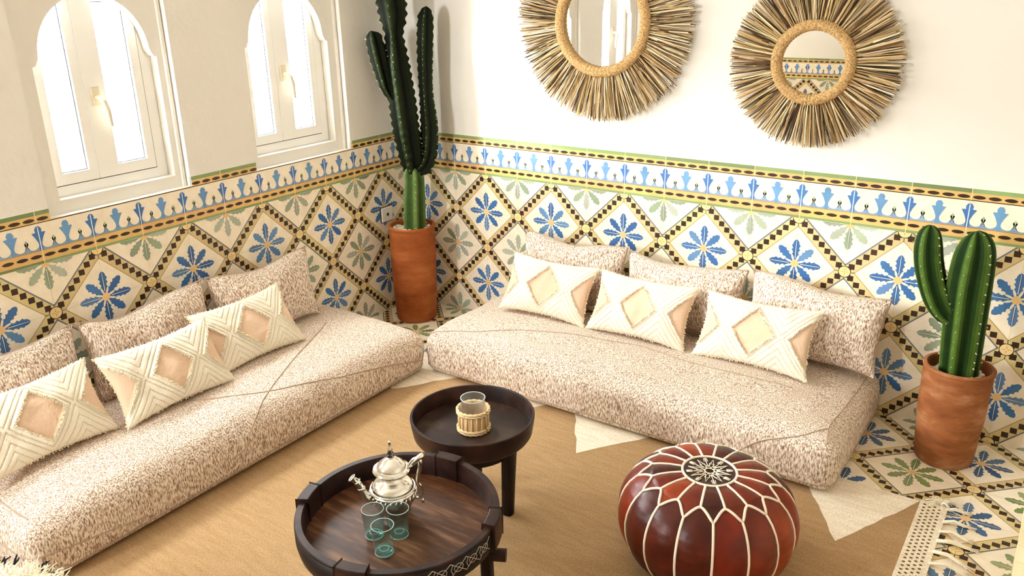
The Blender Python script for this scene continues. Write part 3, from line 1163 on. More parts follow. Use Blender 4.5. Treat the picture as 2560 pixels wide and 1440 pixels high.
def lumbar_cushion(loc, rot, w, h, t, label, seed):
    rs = random.Random(seed)
    ofs = Vector((rs.uniform(0, 99), rs.uniform(0, 99), 0))
    nu, nv = 150, 96
    jit = [noise.noise(Vector((k * 0.7, seed, 0))) for k in range(4)]

    def dist(u, v_):
        vv = v_ * 1.02 + 0.02 * jit[0]
        return abs(vv) - 2 * abs(abs(u + 0.02 * jit[1]) - 0.5)

    def surf(u, v_, side=1):
        p = pillow_pt(u, v_, w, h, t, side, 0.092, 0.40)
        e = (1 - u ** 4) * (1 - v_ ** 4)
        sg = -1 if side > 0 else 1
        p.y += sg * (noise.noise(p * 8 + ofs) * 0.014 + noise.noise(p * 22 + ofs) * 0.004) * e
        if side > 0:
            d = dist(u, v_)
            hgt = 0.0
            if d > -0.25:
                hgt = 0.0022
                for g in GROOVES:
                    hgt -= 0.0036 * math.exp(-((d - g) / 0.02) ** 2)
            if -0.33 < d <= -0.2:
                hgt += 0.004 + 0.004 * noise.noise(Vector((u * 60, v_ * 40, seed)))
            hgt += 0.0012 * noise.noise(Vector((u * 30, v_ * 24, seed + 4)))
            p.y -= hgt * min(1, 4 * e)
        return p
    mb = MB()
    for side in (1, -1):
        rows = [[surf(-1 + 2 * i / nu, -1 + 2 * j / nv, side) for i in range(nu + 1)] for j in range(nv + 1)]
        if side < 0:
            rows = [r0[::-1] for r0 in rows]

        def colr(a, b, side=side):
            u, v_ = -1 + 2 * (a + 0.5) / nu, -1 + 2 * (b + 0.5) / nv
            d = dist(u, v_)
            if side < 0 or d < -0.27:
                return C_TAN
            return C_GROOVE_SHADE if min(abs(d - g) for g in GROOVES) < 0.013 else C_IVORY
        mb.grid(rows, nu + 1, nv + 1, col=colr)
    t_ = tag(empty('lumbar_cushion', loc, rot), label, 'cushion', 'tufted ivory lumbar cushions')
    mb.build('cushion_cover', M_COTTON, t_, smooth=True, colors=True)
    # ragged fringe round the diamonds and the side triangles
    for lo, hi in ((-0.97, -0.52), (-0.5, 0.5), (0.52, 0.97)):
        fr = MB()
        for i in range(int(1000 * (hi - lo) / 2)):
            for _ in range(12):
                u, v_ = rs.uniform(lo, hi), rs.uniform(-0.93, 0.93)
                if abs(dist(u, v_) + 0.265) < 0.03:
                    break
            else:
                continue
            p = surf(u, v_)
            inw = 0.018 * (-1 if u > (lo + hi) / 2 else 1) * (1 if abs(u) < 0.5 else 0.3)
            q = surf(max(-0.985, min(0.985, u + inw + rs.uniform(-0.015, 0.015))), max(-0.97, min(0.97, v_ + rs.uniform(-0.06, 0.02))))
            q.y -= rs.uniform(0.002, 0.006)
            fr.tube([p, (p + q) / 2 + Vector((0, -0.004, 0)), q], [0.0016, 0.0016, 0.001], 4, caps=False)
        fr.build('tufted_fringe', M_FRINGE, t_, smooth=True)
    # frayed edge seam
    ed = MB()
    for k in range(4 * 46):
        s, f = divmod(k, 46)
        a = -1 + 2 * f / 46
        u, v_ = ((a, -1), (1, a), (-a, 1), (-1, -a))[s]
        p = pillow_pt(u, v_, w, h, t, 1, 0.092, 0.40)
        d = (p - Vector((0, 0, h / 2))).normalized()
        ed.tube([p - d * 0.004, p + d * rs.uniform(0.002, 0.006) + Vector((rs.uniform(-.003, .003), rs.uniform(-.003, .003), rs.uniform(-.003, .003)))], [0.0045, 0.002], 5)
    ed.build('edge_fringe', M_FRINGE, t_, smooth=True)
    return t_


TOPZ = 0.252
for k, (cx, w, lb) in enumerate(((1.143, 0.56, 'streaked back cushion at the corner end of the mattress under the mirrors'),
                                 (1.712, 0.555, 'streaked back cushion in the middle of the mattress under the mirrors'),
                                 (2.268, 0.54, 'streaked back cushion beside the short column cactus, slumped on its corner'))):
    back_cushion((cx, -0.172, TOPZ - 0.004), (rad(-11), (0, 0, rad(2))[k], 0), w, 0.325, 0.14, lb, 50 + k)
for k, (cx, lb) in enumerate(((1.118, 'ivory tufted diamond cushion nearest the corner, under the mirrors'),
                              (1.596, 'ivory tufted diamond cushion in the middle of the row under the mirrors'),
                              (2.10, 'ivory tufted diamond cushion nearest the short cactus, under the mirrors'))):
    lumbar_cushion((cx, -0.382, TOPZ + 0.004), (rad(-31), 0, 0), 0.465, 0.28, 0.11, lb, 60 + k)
for k, (cy, w, lb) in enumerate(((-1.152, 0.55, 'streaked back cushion nearest the tall corner cactus, under the windows'),
                                 (-1.72, 0.548, 'streaked back cushion in the middle of the row under the arched windows'),
                                 (-2.288, 0.545, 'streaked back cushion at the near end of the row under the arched windows'))):
    back_cushion((0.172, cy, TOPZ - 0.004), (rad(-11), 0, rad(90)), w, 0.325, 0.14, lb, 70 + k)
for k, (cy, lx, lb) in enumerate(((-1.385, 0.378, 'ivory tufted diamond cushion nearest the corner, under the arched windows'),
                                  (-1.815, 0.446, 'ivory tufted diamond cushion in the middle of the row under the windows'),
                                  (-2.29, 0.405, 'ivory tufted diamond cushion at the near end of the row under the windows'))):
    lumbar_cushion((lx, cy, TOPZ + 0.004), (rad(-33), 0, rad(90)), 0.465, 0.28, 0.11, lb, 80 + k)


# ------------------------------------------------------------------ pots and cacti
def pot(t, r0, r1, h, m, wob, seed):
    rs = random.Random(seed)
    ph = [rs.uniform(0, 6.28) for _ in range(4)]

    def rf(a, z):
        return 1 + wob * (math.sin(2 * a + ph[0] + z * 6) + 0.6 * math.sin(3 * a + ph[1] - z * 9)) + wob * 0.5 * math.sin(z * 38 + ph[2])
    n = 22
    prof = [(0.0, 0.0), (r0 * 0.94, 0.0), (r0, 0.008)]
    for k in range(1, n):
        s = k / n
        prof.append((r0 + (r1 - r0) * s + 0.05 * r0 * math.sin(math.pi * s), h * s))
    prof += [(r1 * 0.995, h * 0.965), (r1 * 1.035, h * 0.978), (r1 * 1.035, h * 0.993), (r1 * 1.01, h), (r1 * 0.92, h), (r1 * 0.89, h * 0.985), (r1 * 0.87, h - 0.05), (0.0, h - 0.055)]
    mb = MB()
    mb.lathe(prof, 48, rfun=rf)
    return mb.build('pot', m, t, smooth=True, auto=50)


def pebbles(t, r, z, n, seed):
    rs = random.Random(seed)
    mb = MB()
    mb.lathe([(r * 0.98, z - 0.006), (0, z)], 24)
    mb.build('gravel', M_SOIL, t, smooth=True)
    mb = MB()
    for k in range(n):
        a, d = rs.uniform(0, 6.283), r * 0.93 * math.sqrt(rs.random())
        s = rs.uniform(0.004, 0.009)
        c = Vector((d * math.cos(a), d * math.sin(a), z + s * 0.3))
        rows = []
        for j in range(5):
            f = math.pi * j / 4
            rows.append([c + Vector((s * 1.2 * math.sin(f) * math.cos(q * math.pi / 3), s * math.sin(f) * math.sin(q * math.pi / 3), -s * 0.7 * math.cos(f))) for q in range(6)])
        mb.grid(rows, 6, 5, True)
    tag(mb.build('pebbles', M_PEBBLE, t, smooth=True), kind='stuff')


def ribbed_stem(path, ribs, depth, twist, dark, light, seed, bumpy=0.0, n=8, spines=None, phase=0.3, sharp=1.6):
    """cactus column: star section swept along a smooth path with rounded end"""
    rs = random.Random(seed)
    P = catmull(path, n)
    seg = ribs * 8
    mb = MB()
    rows = []
    up = None
    arc = 0.0
    sp = MB()
    last = [-1.0] * ribs
    for k, p in enumerate(P):
        c = Vector(p[:3])
        a_, b_ = Vector(P[max(k - 1, 0)][:3]), Vector(P[min(k + 1, len(P) - 1)][:3])
        if k:
            arc += (c - Vector(P[k - 1][:3])).length
        t = (b_ - a_).normalized()
        if up is None:
            up = Vector((1, 0, 0))
        e1 = (up - t * up.dot(t)).normalized()
        up = e1
        e2 = t.cross(e1)
        row_ = []
        for j in range(seg):
            th = 2 * math.pi * j / seg + phase + twist * arc
            cc = abs(math.cos(ribs * (2 * math.pi * j / seg) / 2))
            f = 1 - depth + depth * cc ** sharp
            if bumpy:
                f += bumpy * cc ** 6 * math.sin(arc * 150 + (j // 8) * 1.9)
            row_.append(c + (e1 * math.cos(th) + e2 * math.sin(th)) * p[3] * f)
        rows.append(row_)
        if spines:
            for q in range(ribs):
                if arc - last[q] > spines and p[3] > 0.02:
                    last[q] = arc + rs.uniform(-0.3, 0.3) * spines
                    th = 2 * math.pi * q / ribs + phase + twist * arc
                    dr = e1 * math.cos(th) + e2 * math.sin(th)
                    o0 = c + dr * p[3] * 0.99
                    for z_ in range(3):
                        dd = (dr + t * rs.uniform(-0.9, 0.9) + e2 * rs.uniform(-0.4, 0.4)).normalized()
                        sp.tube([o0, o0 + dd * rs.uniform(0.005, 0.009)], [0.0011, 0.0004], 4, caps=False)

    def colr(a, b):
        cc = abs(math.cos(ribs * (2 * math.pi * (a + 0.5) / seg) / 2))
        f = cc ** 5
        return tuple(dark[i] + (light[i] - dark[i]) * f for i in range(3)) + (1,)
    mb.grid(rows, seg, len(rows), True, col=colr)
    return mb, sp


def build_stem(name, parent, origin, path, **kw):
    pth = [(p[0] - origin[0], p[1] - origin[1], p[2] - origin[2], p[3]) for p in path]
    mb, sp = ribbed_stem(pth, **kw)
    o = mb.build(name, M_CACTUS, parent, smooth=True, colors=True)
    if sp.v:
        tag(sp.build('spines', M_SPINE, o), kind='stuff')
    return o


# tall candelabra cactus in the corner
pc = (0.205, -0.218, 0.001)
t = tag(empty('potted_cactus', pc), 'tall dark branching cactus in a tall terracotta pot in the tiled corner', 'potted plant')
pot(t, 0.108, 0.122, 0.53, M_TERRA, 0.005, 1)
pebbles(t, 0.11, 0.505, 240, 1)
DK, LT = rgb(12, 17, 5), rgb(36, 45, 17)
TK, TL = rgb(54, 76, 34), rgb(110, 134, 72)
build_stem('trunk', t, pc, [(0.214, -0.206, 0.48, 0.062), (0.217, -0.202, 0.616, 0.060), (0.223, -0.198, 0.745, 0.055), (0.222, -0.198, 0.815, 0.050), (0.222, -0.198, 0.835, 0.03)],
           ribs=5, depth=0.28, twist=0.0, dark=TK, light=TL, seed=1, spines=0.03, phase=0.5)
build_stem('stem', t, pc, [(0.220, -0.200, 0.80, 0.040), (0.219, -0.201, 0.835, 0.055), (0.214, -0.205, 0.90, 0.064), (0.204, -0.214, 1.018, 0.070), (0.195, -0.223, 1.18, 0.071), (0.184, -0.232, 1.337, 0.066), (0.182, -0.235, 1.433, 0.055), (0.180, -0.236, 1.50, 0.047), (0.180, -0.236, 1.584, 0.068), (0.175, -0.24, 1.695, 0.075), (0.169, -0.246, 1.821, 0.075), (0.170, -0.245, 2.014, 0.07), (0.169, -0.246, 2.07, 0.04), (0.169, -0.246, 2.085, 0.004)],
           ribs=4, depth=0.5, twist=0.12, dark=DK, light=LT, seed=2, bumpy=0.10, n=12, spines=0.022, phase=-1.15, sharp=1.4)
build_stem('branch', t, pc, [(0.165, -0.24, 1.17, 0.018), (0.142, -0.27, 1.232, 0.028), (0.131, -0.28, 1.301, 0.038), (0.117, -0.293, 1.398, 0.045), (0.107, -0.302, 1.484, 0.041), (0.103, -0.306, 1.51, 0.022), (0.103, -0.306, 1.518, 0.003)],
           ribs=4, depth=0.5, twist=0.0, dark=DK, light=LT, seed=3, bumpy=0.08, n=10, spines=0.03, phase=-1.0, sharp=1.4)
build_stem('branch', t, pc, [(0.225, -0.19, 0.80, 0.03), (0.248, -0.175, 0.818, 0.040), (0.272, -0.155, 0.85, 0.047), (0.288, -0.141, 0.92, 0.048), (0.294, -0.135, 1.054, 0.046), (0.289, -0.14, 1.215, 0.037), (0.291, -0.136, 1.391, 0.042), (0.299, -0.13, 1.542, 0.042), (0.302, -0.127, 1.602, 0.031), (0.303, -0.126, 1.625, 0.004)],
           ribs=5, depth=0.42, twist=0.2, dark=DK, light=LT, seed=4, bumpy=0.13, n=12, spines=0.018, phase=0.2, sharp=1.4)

# short column cactus right of the mattress
pr = (2.815, -0.212, 0.001)
t = tag(empty('potted_cactus', pr), 'short green column cactus with one raised arm in a terracotta pot right of the mattress', 'potted plant')
pot(t, 0.098, 0.113, 0.385, M_TERRA2, 0.012, 2)
pebbles(t, 0.10, 0.345, 230, 2)
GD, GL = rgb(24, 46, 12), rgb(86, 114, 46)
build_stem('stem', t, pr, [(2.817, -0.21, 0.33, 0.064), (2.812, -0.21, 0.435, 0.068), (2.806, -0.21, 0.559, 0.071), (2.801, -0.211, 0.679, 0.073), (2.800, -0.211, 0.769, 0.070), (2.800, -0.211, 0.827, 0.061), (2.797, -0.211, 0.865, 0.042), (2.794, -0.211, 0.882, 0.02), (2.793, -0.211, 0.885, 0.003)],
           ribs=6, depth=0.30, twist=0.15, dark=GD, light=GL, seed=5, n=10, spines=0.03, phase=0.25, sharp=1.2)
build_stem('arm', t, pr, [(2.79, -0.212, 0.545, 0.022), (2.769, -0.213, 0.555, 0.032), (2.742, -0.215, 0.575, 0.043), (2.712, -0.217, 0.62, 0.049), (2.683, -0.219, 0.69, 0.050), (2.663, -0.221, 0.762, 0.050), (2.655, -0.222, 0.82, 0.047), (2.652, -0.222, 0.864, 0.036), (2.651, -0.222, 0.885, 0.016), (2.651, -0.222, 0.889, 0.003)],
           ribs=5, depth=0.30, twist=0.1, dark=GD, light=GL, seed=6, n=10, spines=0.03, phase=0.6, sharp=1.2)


# ------------------------------------------------------------------ mirrors
def fringed_mirror(cx, cz, r_out, r_ring, ring_t, label, seed):
    """hangs on the right wall; local -y faces the room"""
    rs = random.Random(seed)
    t = tag(empty('fringed_mirror', (cx, -0.0005, cz)), label, 'mirror', 'round straw fringed wall mirrors')
    rc = r_ring - ring_t
    mb = MB()
    seg = 64
    mb.face([(rc * math.cos(2 * math.pi * k / seg), -0.026, rc * math.sin(2 * math.pi * k / seg)) for k in range(seg)])
    rim = [[((rc) * math.cos(2 * math.pi * k / seg), y, (rc) * math.sin(2 * math.pi * k / seg)) for k in range(seg)] for y in (-0.026, -0.001)]
    mb.grid(rim, seg, 2, True)
    mb.build('mirror_glass', M_MIRROR, t)
    mb = MB()
    n = 260
    rows = []
    for j in range(13):
        f = 2 * math.pi * j / 12
        row_ = []
        for k in range(n):
            a = 2 * math.pi * k / n
            rip = 1 + 0.05 * math.sin(k * 2 * math.pi * 65 / n) + 0.02 * math.sin(k * 1.7)
            rr_ = rc + ring_t * math.cos(f) * rip
            row_.append((rr_ * math.cos(a), -0.034 + ring_t * 0.8 * math.sin(f) * rip, rr_ * math.sin(a)))
        rows.append(row_)
    mb.grid(rows, n, 13, True)
    mb.build('wrapped_ring', M_ROPE, t, smooth=True)
    mb = MB()
    pal = [rgb(196, 164, 116), rgb(168, 136, 92), rgb(214, 188, 146), rgb(110, 82, 50), rgb(62, 44, 26), rgb(80, 60, 36), rgb(186, 156, 104), rgb(232, 214, 178)]  # darkest straws paint in the shaded gaps of the fringe
    cnt = int(1250 * (r_out / 0.43))
    for k in range(cnt):
        a = 2 * math.pi * k / cnt + rs.uniform(-0.012, 0.012)
        clump = 0.03 * noise.noise(Vector((math.cos(a) * 9, math.sin(a) * 9, seed)))
        a1 = a + clump + rs.gauss(0, 0.035)
        L0 = r_out * (0.985 + 0.045 * noise.noise(Vector((math.cos(a) * 14, math.sin(a) * 14, seed + 9))) + rs.uniform(-0.035, 0.02))
        y0, y1 = -rs.uniform(0.012, 0.036), -rs.uniform(0.006, 0.048)
        p = Vector((rc * math.cos(a), y0, rc * math.sin(a)))
        q = Vector((L0 * math.cos(a1), y1, L0 * math.sin(a1)))
        s = Vector((-math.sin(a1), 0, math.cos(a1)))
        w0, w1 = rs.uniform(0.0012, 0.0022), rs.uniform(0.0012, 0.0030)
        c = vary(rs.choice(pal), rs, 0.15)
        d = Vector((0, 0.0012, 0))
        mid = (p + q) / 2 + Vector((0, rs.uniform(-0.006, 0.004), 0))
        mb.face([p - s * w0, p + s * w0, mid + s * w1 - d, mid - d * 2, mid - s * w1 - d], c)
        mb.face([mid - s * w1 - d, mid - d * 2, mid + s * w1 - d, q + s * w1 * 0.7, q - d, q - s * w1 * 0.7], c)
    tag(mb.build('straw_fringe', M_STRAW, t, colors=True), kind='stuff')
    return t


fringed_mirror(1.222, 1.552, 0.432, 0.236, 0.024, 'larger round straw fringed mirror on the white wall, nearer the corner', 1)
fringed_mirror(2.138, 1.410, 0.325, 0.160, 0.021, 'smaller round straw fringed mirror on the white wall, farther from the corner', 2)


# ------------------------------------------------------------------ pouf
PZ = (2.290, -1.248, RUG_T + 0.001)
NSEG = 16
PROF = [(0.0, 0.300), (0.04, 0.302), (0.08, 0.304), (0.12, 0.302), (0.15, 0.298), (0.175, 0.291), (0.20, 0.279), (0.222, 0.264), (0.24, 0.246), (0.255, 0.222), (0.265, 0.195), (0.270, 0.165), (0.269, 0.13), (0.263, 0.10), (0.25, 0.066), (0.232, 0.034), (0.212, 0.010), (0.19, 0.0), (0.0, 0.0)]


def prof_at(s):
    """s 0..1 from the top centre down the side"""
    x = s * (len(PROF) - 2)
    i = min(int(x), len(PROF) - 3)
    f = x - i
    return (PROF[i][0] + (PROF[i + 1][0] - PROF[i][0]) * f, PROF[i][1] + (PROF[i + 1][1] - PROF[i][1]) * f)


SJ, SV, SM = 5.0 / 17, 6.7 / 17, 2.0 / 17     # star points of the top, notches, medallion edge
A0 = rad(-76.0)


def zig(a):
    """s of the zigzag seam at angle a"""
    x = ((a - A0) / (2 * math.pi / NSEG)) % 1.0
    tri = abs(2 * x - 1)              # 1 at the star points, 0 half way
    return SV + (SJ - SV) * (1 - (1 - tri) ** 1.7)


def pouf_pt(a, s, out=0.0):
    r, z = prof_at(s)
    x = (a - A0) / (2 * math.pi / NSEG)
    if s > SJ:
        w = min(1.0, (s - SJ) / 0.15)
        ph = abs(math.sin(math.pi * (x - 0.5)))
        r *= 1 + 0.035 * w * (ph ** 0.7 - 0.6)
    elif s > SM:
        ph = abs(math.sin(math.pi * x))
        z += 0.006 * (ph ** 0.7) * min(1, (s - SM) / 0.06)
    return Vector(((r + out) * math.cos(a), (r + out) * math.sin(a), z + out * (1 if s < 0.35 else 0.2)))


pf = tag(empty('leather_pouf', PZ), 'round brown leather pouf with cream stitched petals on the tan rug', 'pouf')
rs = random.Random(9)
LC = [rgb(126, 40, 10), rgb(108, 30, 6), rgb(142, 54, 12), rgb(80, 26, 9), rgb(114, 40, 13), rgb(70, 20, 7)]
side_c = [vary(rs.choice(LC), rs, 0.1) for _ in range(NSEG)]
top_c = [vary(rs.choice(LC), rs, 0.1) for _ in range(NSEG)]
mb = MB()
na, ns = NSEG * 14, 80


def pouf_col(a_, b_):
    a = 2 * math.pi * (a_ + 0.5) / na
    s = (b_ + 0.5) / ns
    if s < SM:
        return rgb(58, 28, 22)
    x = (a - A0) / (2 * math.pi / NSEG)
    return top_c[int(math.floor(x)) % NSEG] if s < zig(a) else side_c[int(math.floor(x + 0.5)) % NSEG]


rows = [[pouf_pt(2 * math.pi * k / na, j / ns) for k in range(na)] for j in range(ns + 1)]
mb.grid(rows, na, ns + 1, True, col=pouf_col)
i0 = len(mb.v) - na
mb.f.append(tuple(range(i0, i0 + na)))
mb.c.append(LC[0])
mb.build('leather_body', M_LEATHER, pf, smooth=True, colors=True)
mb = MB()
R_ = 0.0042
mb.tube([pouf_pt(2 * math.pi * k / 64, SM, 0.001) for k in range(64)], R_, 6, closed=True)
mb.tube([pouf_pt(A0 + 2 * math.pi * k / (NSEG * 16), zig(A0 + 2 * math.pi * k / (NSEG * 16)), 0.001) for k in range(NSEG * 16)], R_, 6, closed=True)
for k in range(NSEG):
    a = A0 + 2 * math.pi * k / NSEG
    mb.tube([pouf_pt(a, SM + (SJ - SM) * q / 10, 0.001) for q in range(11)], R_, 6)
    a += math.pi / NSEG
    mb.tube([pouf_pt(a, SV + (1 - SV) * q / 24, 0.001) for q in range(25)], R_, 6)
mb.build('stitched_piping', M_STITCH, pf, smooth=True)
mb = MB()


def md(r, a):
    return (r * math.cos(a), r * math.sin(a), 0.3056)


for k in range(8):
    a = k * math.pi / 4 + 0.2
    mb.tube([md(0.022, a - 0.39), md(0.064, a), md(0.022, a + 0.39)], 0.0018, 5)
    mb.tube([md(0.012, a), md(0.040, a + 0.20), md(0.040, a - 0.20), md(0.012, a)], 0.0011, 5)
    mb.tube([md(0.050, a + 0.39), md(0.070, a + 0.39)], 0.0022, 5)
    mb.tube([md(0.052, a + 0.28), md(0.070, a + 0.33)], 0.0012, 5)
    mb.tube([md(0.052, a + 0.50), md(0.070, a + 0.45)], 0.0012, 5)
    mb.tube([md(0.018, a), md(0.018, a + math.pi / 2)], 0.0011, 5)
    mb.tube([md(0.028, a + 0.39), md(0.048, a + 0.39)], 0.0014, 5)
mb.build('embroidered_star', M_STITCH, pf, smooth=True)


# ------------------------------------------------------------------ tray tables
def tray_profile(r, zr, depth, wall, taper):
    zf = zr - depth
    return [(0, zf - 0.022), (r * 0.80, zf - 0.022), (r * 0.92, zf - 0.016), (r - taper, zf - 0.004), (r - taper * 0.35, zr - depth * 0.5), (r, zr - 0.003), (r - 0.002, zr), (r - wall + 0.002, zr), (r - wall, zr - 0.003), (r - wall - 0.003, zf + 0.002)]


def leg(mb, c, ang, r_top, r_bot, z0, z1, w0, w1, th=0.040):
    rows = []
    for k in range(7):
        s = k / 6
        rr_ = r_bot + (r_top - r_bot) * s
        w = w0 + (w1 - w0) * s ** 1.5
        z = z0 + (z1 - z0) * s
        e, f = Vector((math.cos(ang), math.sin(ang), 0)), Vector((-math.sin(ang), math.cos(ang), 0))
        p = Vector((c[0], c[1], z)) + e * rr_
        row_ = []
        for q in range(12):
            a = 2 * math.pi * q / 12
            ca, sa = math.cos(a), math.sin(a)
            row_.append(p + f * w * math.copysign(abs(ca) ** 0.6, ca) + e * th / 2 * math.copysign(abs(sa) ** 0.6, sa))
        rows.append(row_)
    i = len(mb.v)
    mb.grid(rows, 12, 7, True)
    mb.f.append(tuple(i + k for k in reversed(range(12))))
    mb.c.append((1, 1, 1, 1))
    mb.f.append(tuple(i + 72 + k for k in range(12)))
    mb.c.append((1, 1, 1, 1))


ZR = 0.36
FLOORZ = RUG_T + 0.001
# small table by the corner of the mattresses
SB = (1.521, -1.427)
t = tag(empty('tray_table', (SB[0], SB[1], FLOORZ)), 'smaller round dark wood tray table with plain rim holding the candle jar', 'side table')
rS = 0.211
mb = MB()
zr = ZR - FLOORZ
mb.lathe(tray_profile(rS, zr, 0.06, 0.010, 0.009), 72)
mb.build('tray_rim', M_WOOD_RIM, t, smooth=True, auto=35)
mb = MB()
mb.lathe([(0, zr - 0.058), (rS - 0.012, zr - 0.058)], 64)
mb.build('tray_base', M_WOOD_SMALL, t)
mb = MB()
mb.lathe([(0.10, zr - 0.084), (0.148, zr - 0.083), (0.140, zr - 0.128), (0.110, zr - 0.136), (0.10, zr - 0.084)], 40)
mb.build('apron', M_WOOD_LEG, t, smooth=True, auto=35)
for k in range(3):
    a = math.atan2(0.010, 0.133) + k * math.pi * 2 / 3
    mb = MB()
    leg(mb, (0, 0), a, 0.142, 0.132, 0.0, zr - 0.083, 0.018, 0.034)
    mb.build('leg', M_WOOD_LEG, t, smooth=True, auto=40)

# large table
BB = (1.665, -1.960)
t = tag(empty('tray_table', (BB[0], BB[1], FLOORZ)), 'larger round dark wood tray table with notched rim and carved edge holding the teapot', 'coffee table')
rB = 0.283
mb = MB()
mb.lathe(tray_profile(rB, zr, 0.068, 0.021, 0.012), 96)
mb.build('tray_rim', M_WOOD_RIM, t, smooth=True, auto=35)
mb = MB()
mb.lathe([(0, zr - 0.065), (rB - 0.022, zr - 0.065)], 80)
mb.build('tray_base', M_WOOD_FLOOR, t)
RIGHT = math.atan2(0.58, 0.814)
for a in (RIGHT + rad(-14), RIGHT + rad(62), RIGHT + rad(166), RIGHT + rad(252)):
    mb = MB()
    n = 8
    da = 0.15
    for (ra, rb_, za, zb) in ((rB - 0.026, rB + 0.008, zr - 0.075, zr + 0.007),):
        ring = []
        for k in range(n + 1):
            th = a - da + 2 * da * k / n
            c_, s_ = math.cos(th), math.sin(th)
            ring.append([(ra * c_, ra * s_, za), (rb_ * c_, rb_ * s_, za), (rb_ * c_, rb_ * s_, zb), (ra * c_, ra * s_, zb)])
        i = len(mb.v)
        mb.grid(ring, 4, n + 1, True)
        mb.f += [(i, i + 1, i + 2, i + 3), (i + 4 * n + 3, i + 4 * n + 2, i + 4 * n + 1, i + 4 * n)]
        mb.c += [(1, 1, 1, 1)] * 2
    b_o = mb.build('rim_block', M_WOOD_RIM, t)
    bv = b_o.modifiers.new('bevel', 'BEVEL')
    bv.width = 0.003
    bv.segments = 2
# carved frieze below the rim
mb = MB()
mb.lathe([(rB - 0.016, zr - 0.080), (rB - 0.004, zr - 0.074), (rB + 0.001, zr - 0.050), (rB + 0.001, zr - 0.010), (rB - 0.004, zr - 0.008)], 96)
mb.build('carved_band', M_WOOD_LEG, t, smooth=True)


def band(a, f):
    return Vector(((rB + 0.0016) * math.cos(a), (rB + 0.0016) * math.sin(a), zr - 0.052 + 0.040 * f))


mb = MB()
n = 7
a_lo, a_hi = RIGHT + rad(-96), RIGHT + rad(-26)
for k in range(n):
    d = (a_hi - a_lo) / n
    a = a_lo + d * k
    mb.tube([band(a + d * q / 6, q / 6) for q in range(7)], 0.0011, 5)
    mb.tube([band(a + d * q / 6, 1 - q / 6) for q in range(7)], 0.0011, 5)
    mb.tube([band(a + d * (0.5 + 0.28 * math.cos(w * math.pi / 6)), 0.5 + 0.3 * math.sin(w * math.pi / 6)) for w in range(13)], 0.0010, 5)
    mb.tube([band(a + d * 0.15, 0.1), band(a + d * 0.02, 0.5), band(a + d * 0.15, 0.9)], 0.0010, 5)
mb.build('carving', M_CARVE, t, smooth=True)
for k in range(4):
    a = RIGHT + rad(-8) + k * math.pi / 2
    mb = MB()
    leg(mb, (0, 0), a, 0.245, 0.250, 0.0, zr - 0.085, 0.020, 0.026, 0.036)
    lg = mb.build('leg', M_WOOD_LEG, t, smooth=True, auto=40)
    pg = MB()
    e = Vector((math.cos(a), math.sin(a), 0))
    pg.tube([e * 0.24 + Vector((0, 0, zr - 0.14)), e * 0.302 + Vector((0, 0, zr - 0.14))], 0.019, 14)
    pg.build('peg', M_WOOD_RIM, lg, smooth=True, auto=40)
TRAY_Z = FLOORZ + zr - 0.0648

# ------------------------------------------------------------------ candle jar on the small table
JZ = FLOORZ + zr - 0.0578
t = tag(empty('candle_jar', (1.526, -1.428, JZ)), 'clear glass candle jar in a woven rattan sleeve on the smaller table', 'candle holder')
mb = MB()
mb.lathe([(0, 0.003), (0.044, 0.003), (0.046, 0.012), (0.046, 0.080), (0.041, 0.092), (0.040, 0.112), (0.042, 0.118), (0.039, 0.119), (0.037, 0.112), (0.038, 0.092), (0.043, 0.079), (0.043, 0.012), (0, 0.010)], 36)
mb.build('glass_jar', M_GLASS, t, smooth=True, auto=60)
mb = MB()
mb.tube([(0.0408 * math.cos(2 * math.pi * q / 40), 0.0408 * math.sin(2 * math.pi * q / 40), 0.1185) for q in range(40)], 0.0017, 6, closed=True)
mb.build('jar_lip', M_LIP, t, smooth=True)
mb = MB()
mb.lathe([(0.0478, 0.012), (0.0485, 0.074), (0.0495, 0.074), (0.0488, 0.012)], 48)
mb.build('rattan_mat', M_MATTING, t, smooth=True)
mb = MB()
for k in range(18):
    a = 2 * math.pi * k / 18
    mb.tube([(0.0508 * math.cos(a), 0.0508 * math.sin(a), 0.002), (0.0508 * math.cos(a + 0.02), 0.0508 * math.sin(a + 0.02), 0.078)], 0.0028, 6)
mb.build('rattan_slats', M_RATTAN, t, smooth=True)
for z in (0.005, 0.070):
    mb = MB()
    for q in range(2):
        for ph in (0, math.pi):
            mb.tube([((0.0535 + 0.002 * math.sin(9 * b + ph)) * math.cos(b), (0.0535 + 0.002 * math.sin(9 * b + ph)) * math.sin(b), z + q * 0.008 + 0.002 * math.cos(9 * b + ph)) for b in [2 * math.pi * m / 72 for m in range(72)]], 0.0036, 6, closed=True)
    mb.build('rattan_binding', M_RATTAN, t, smooth=True)

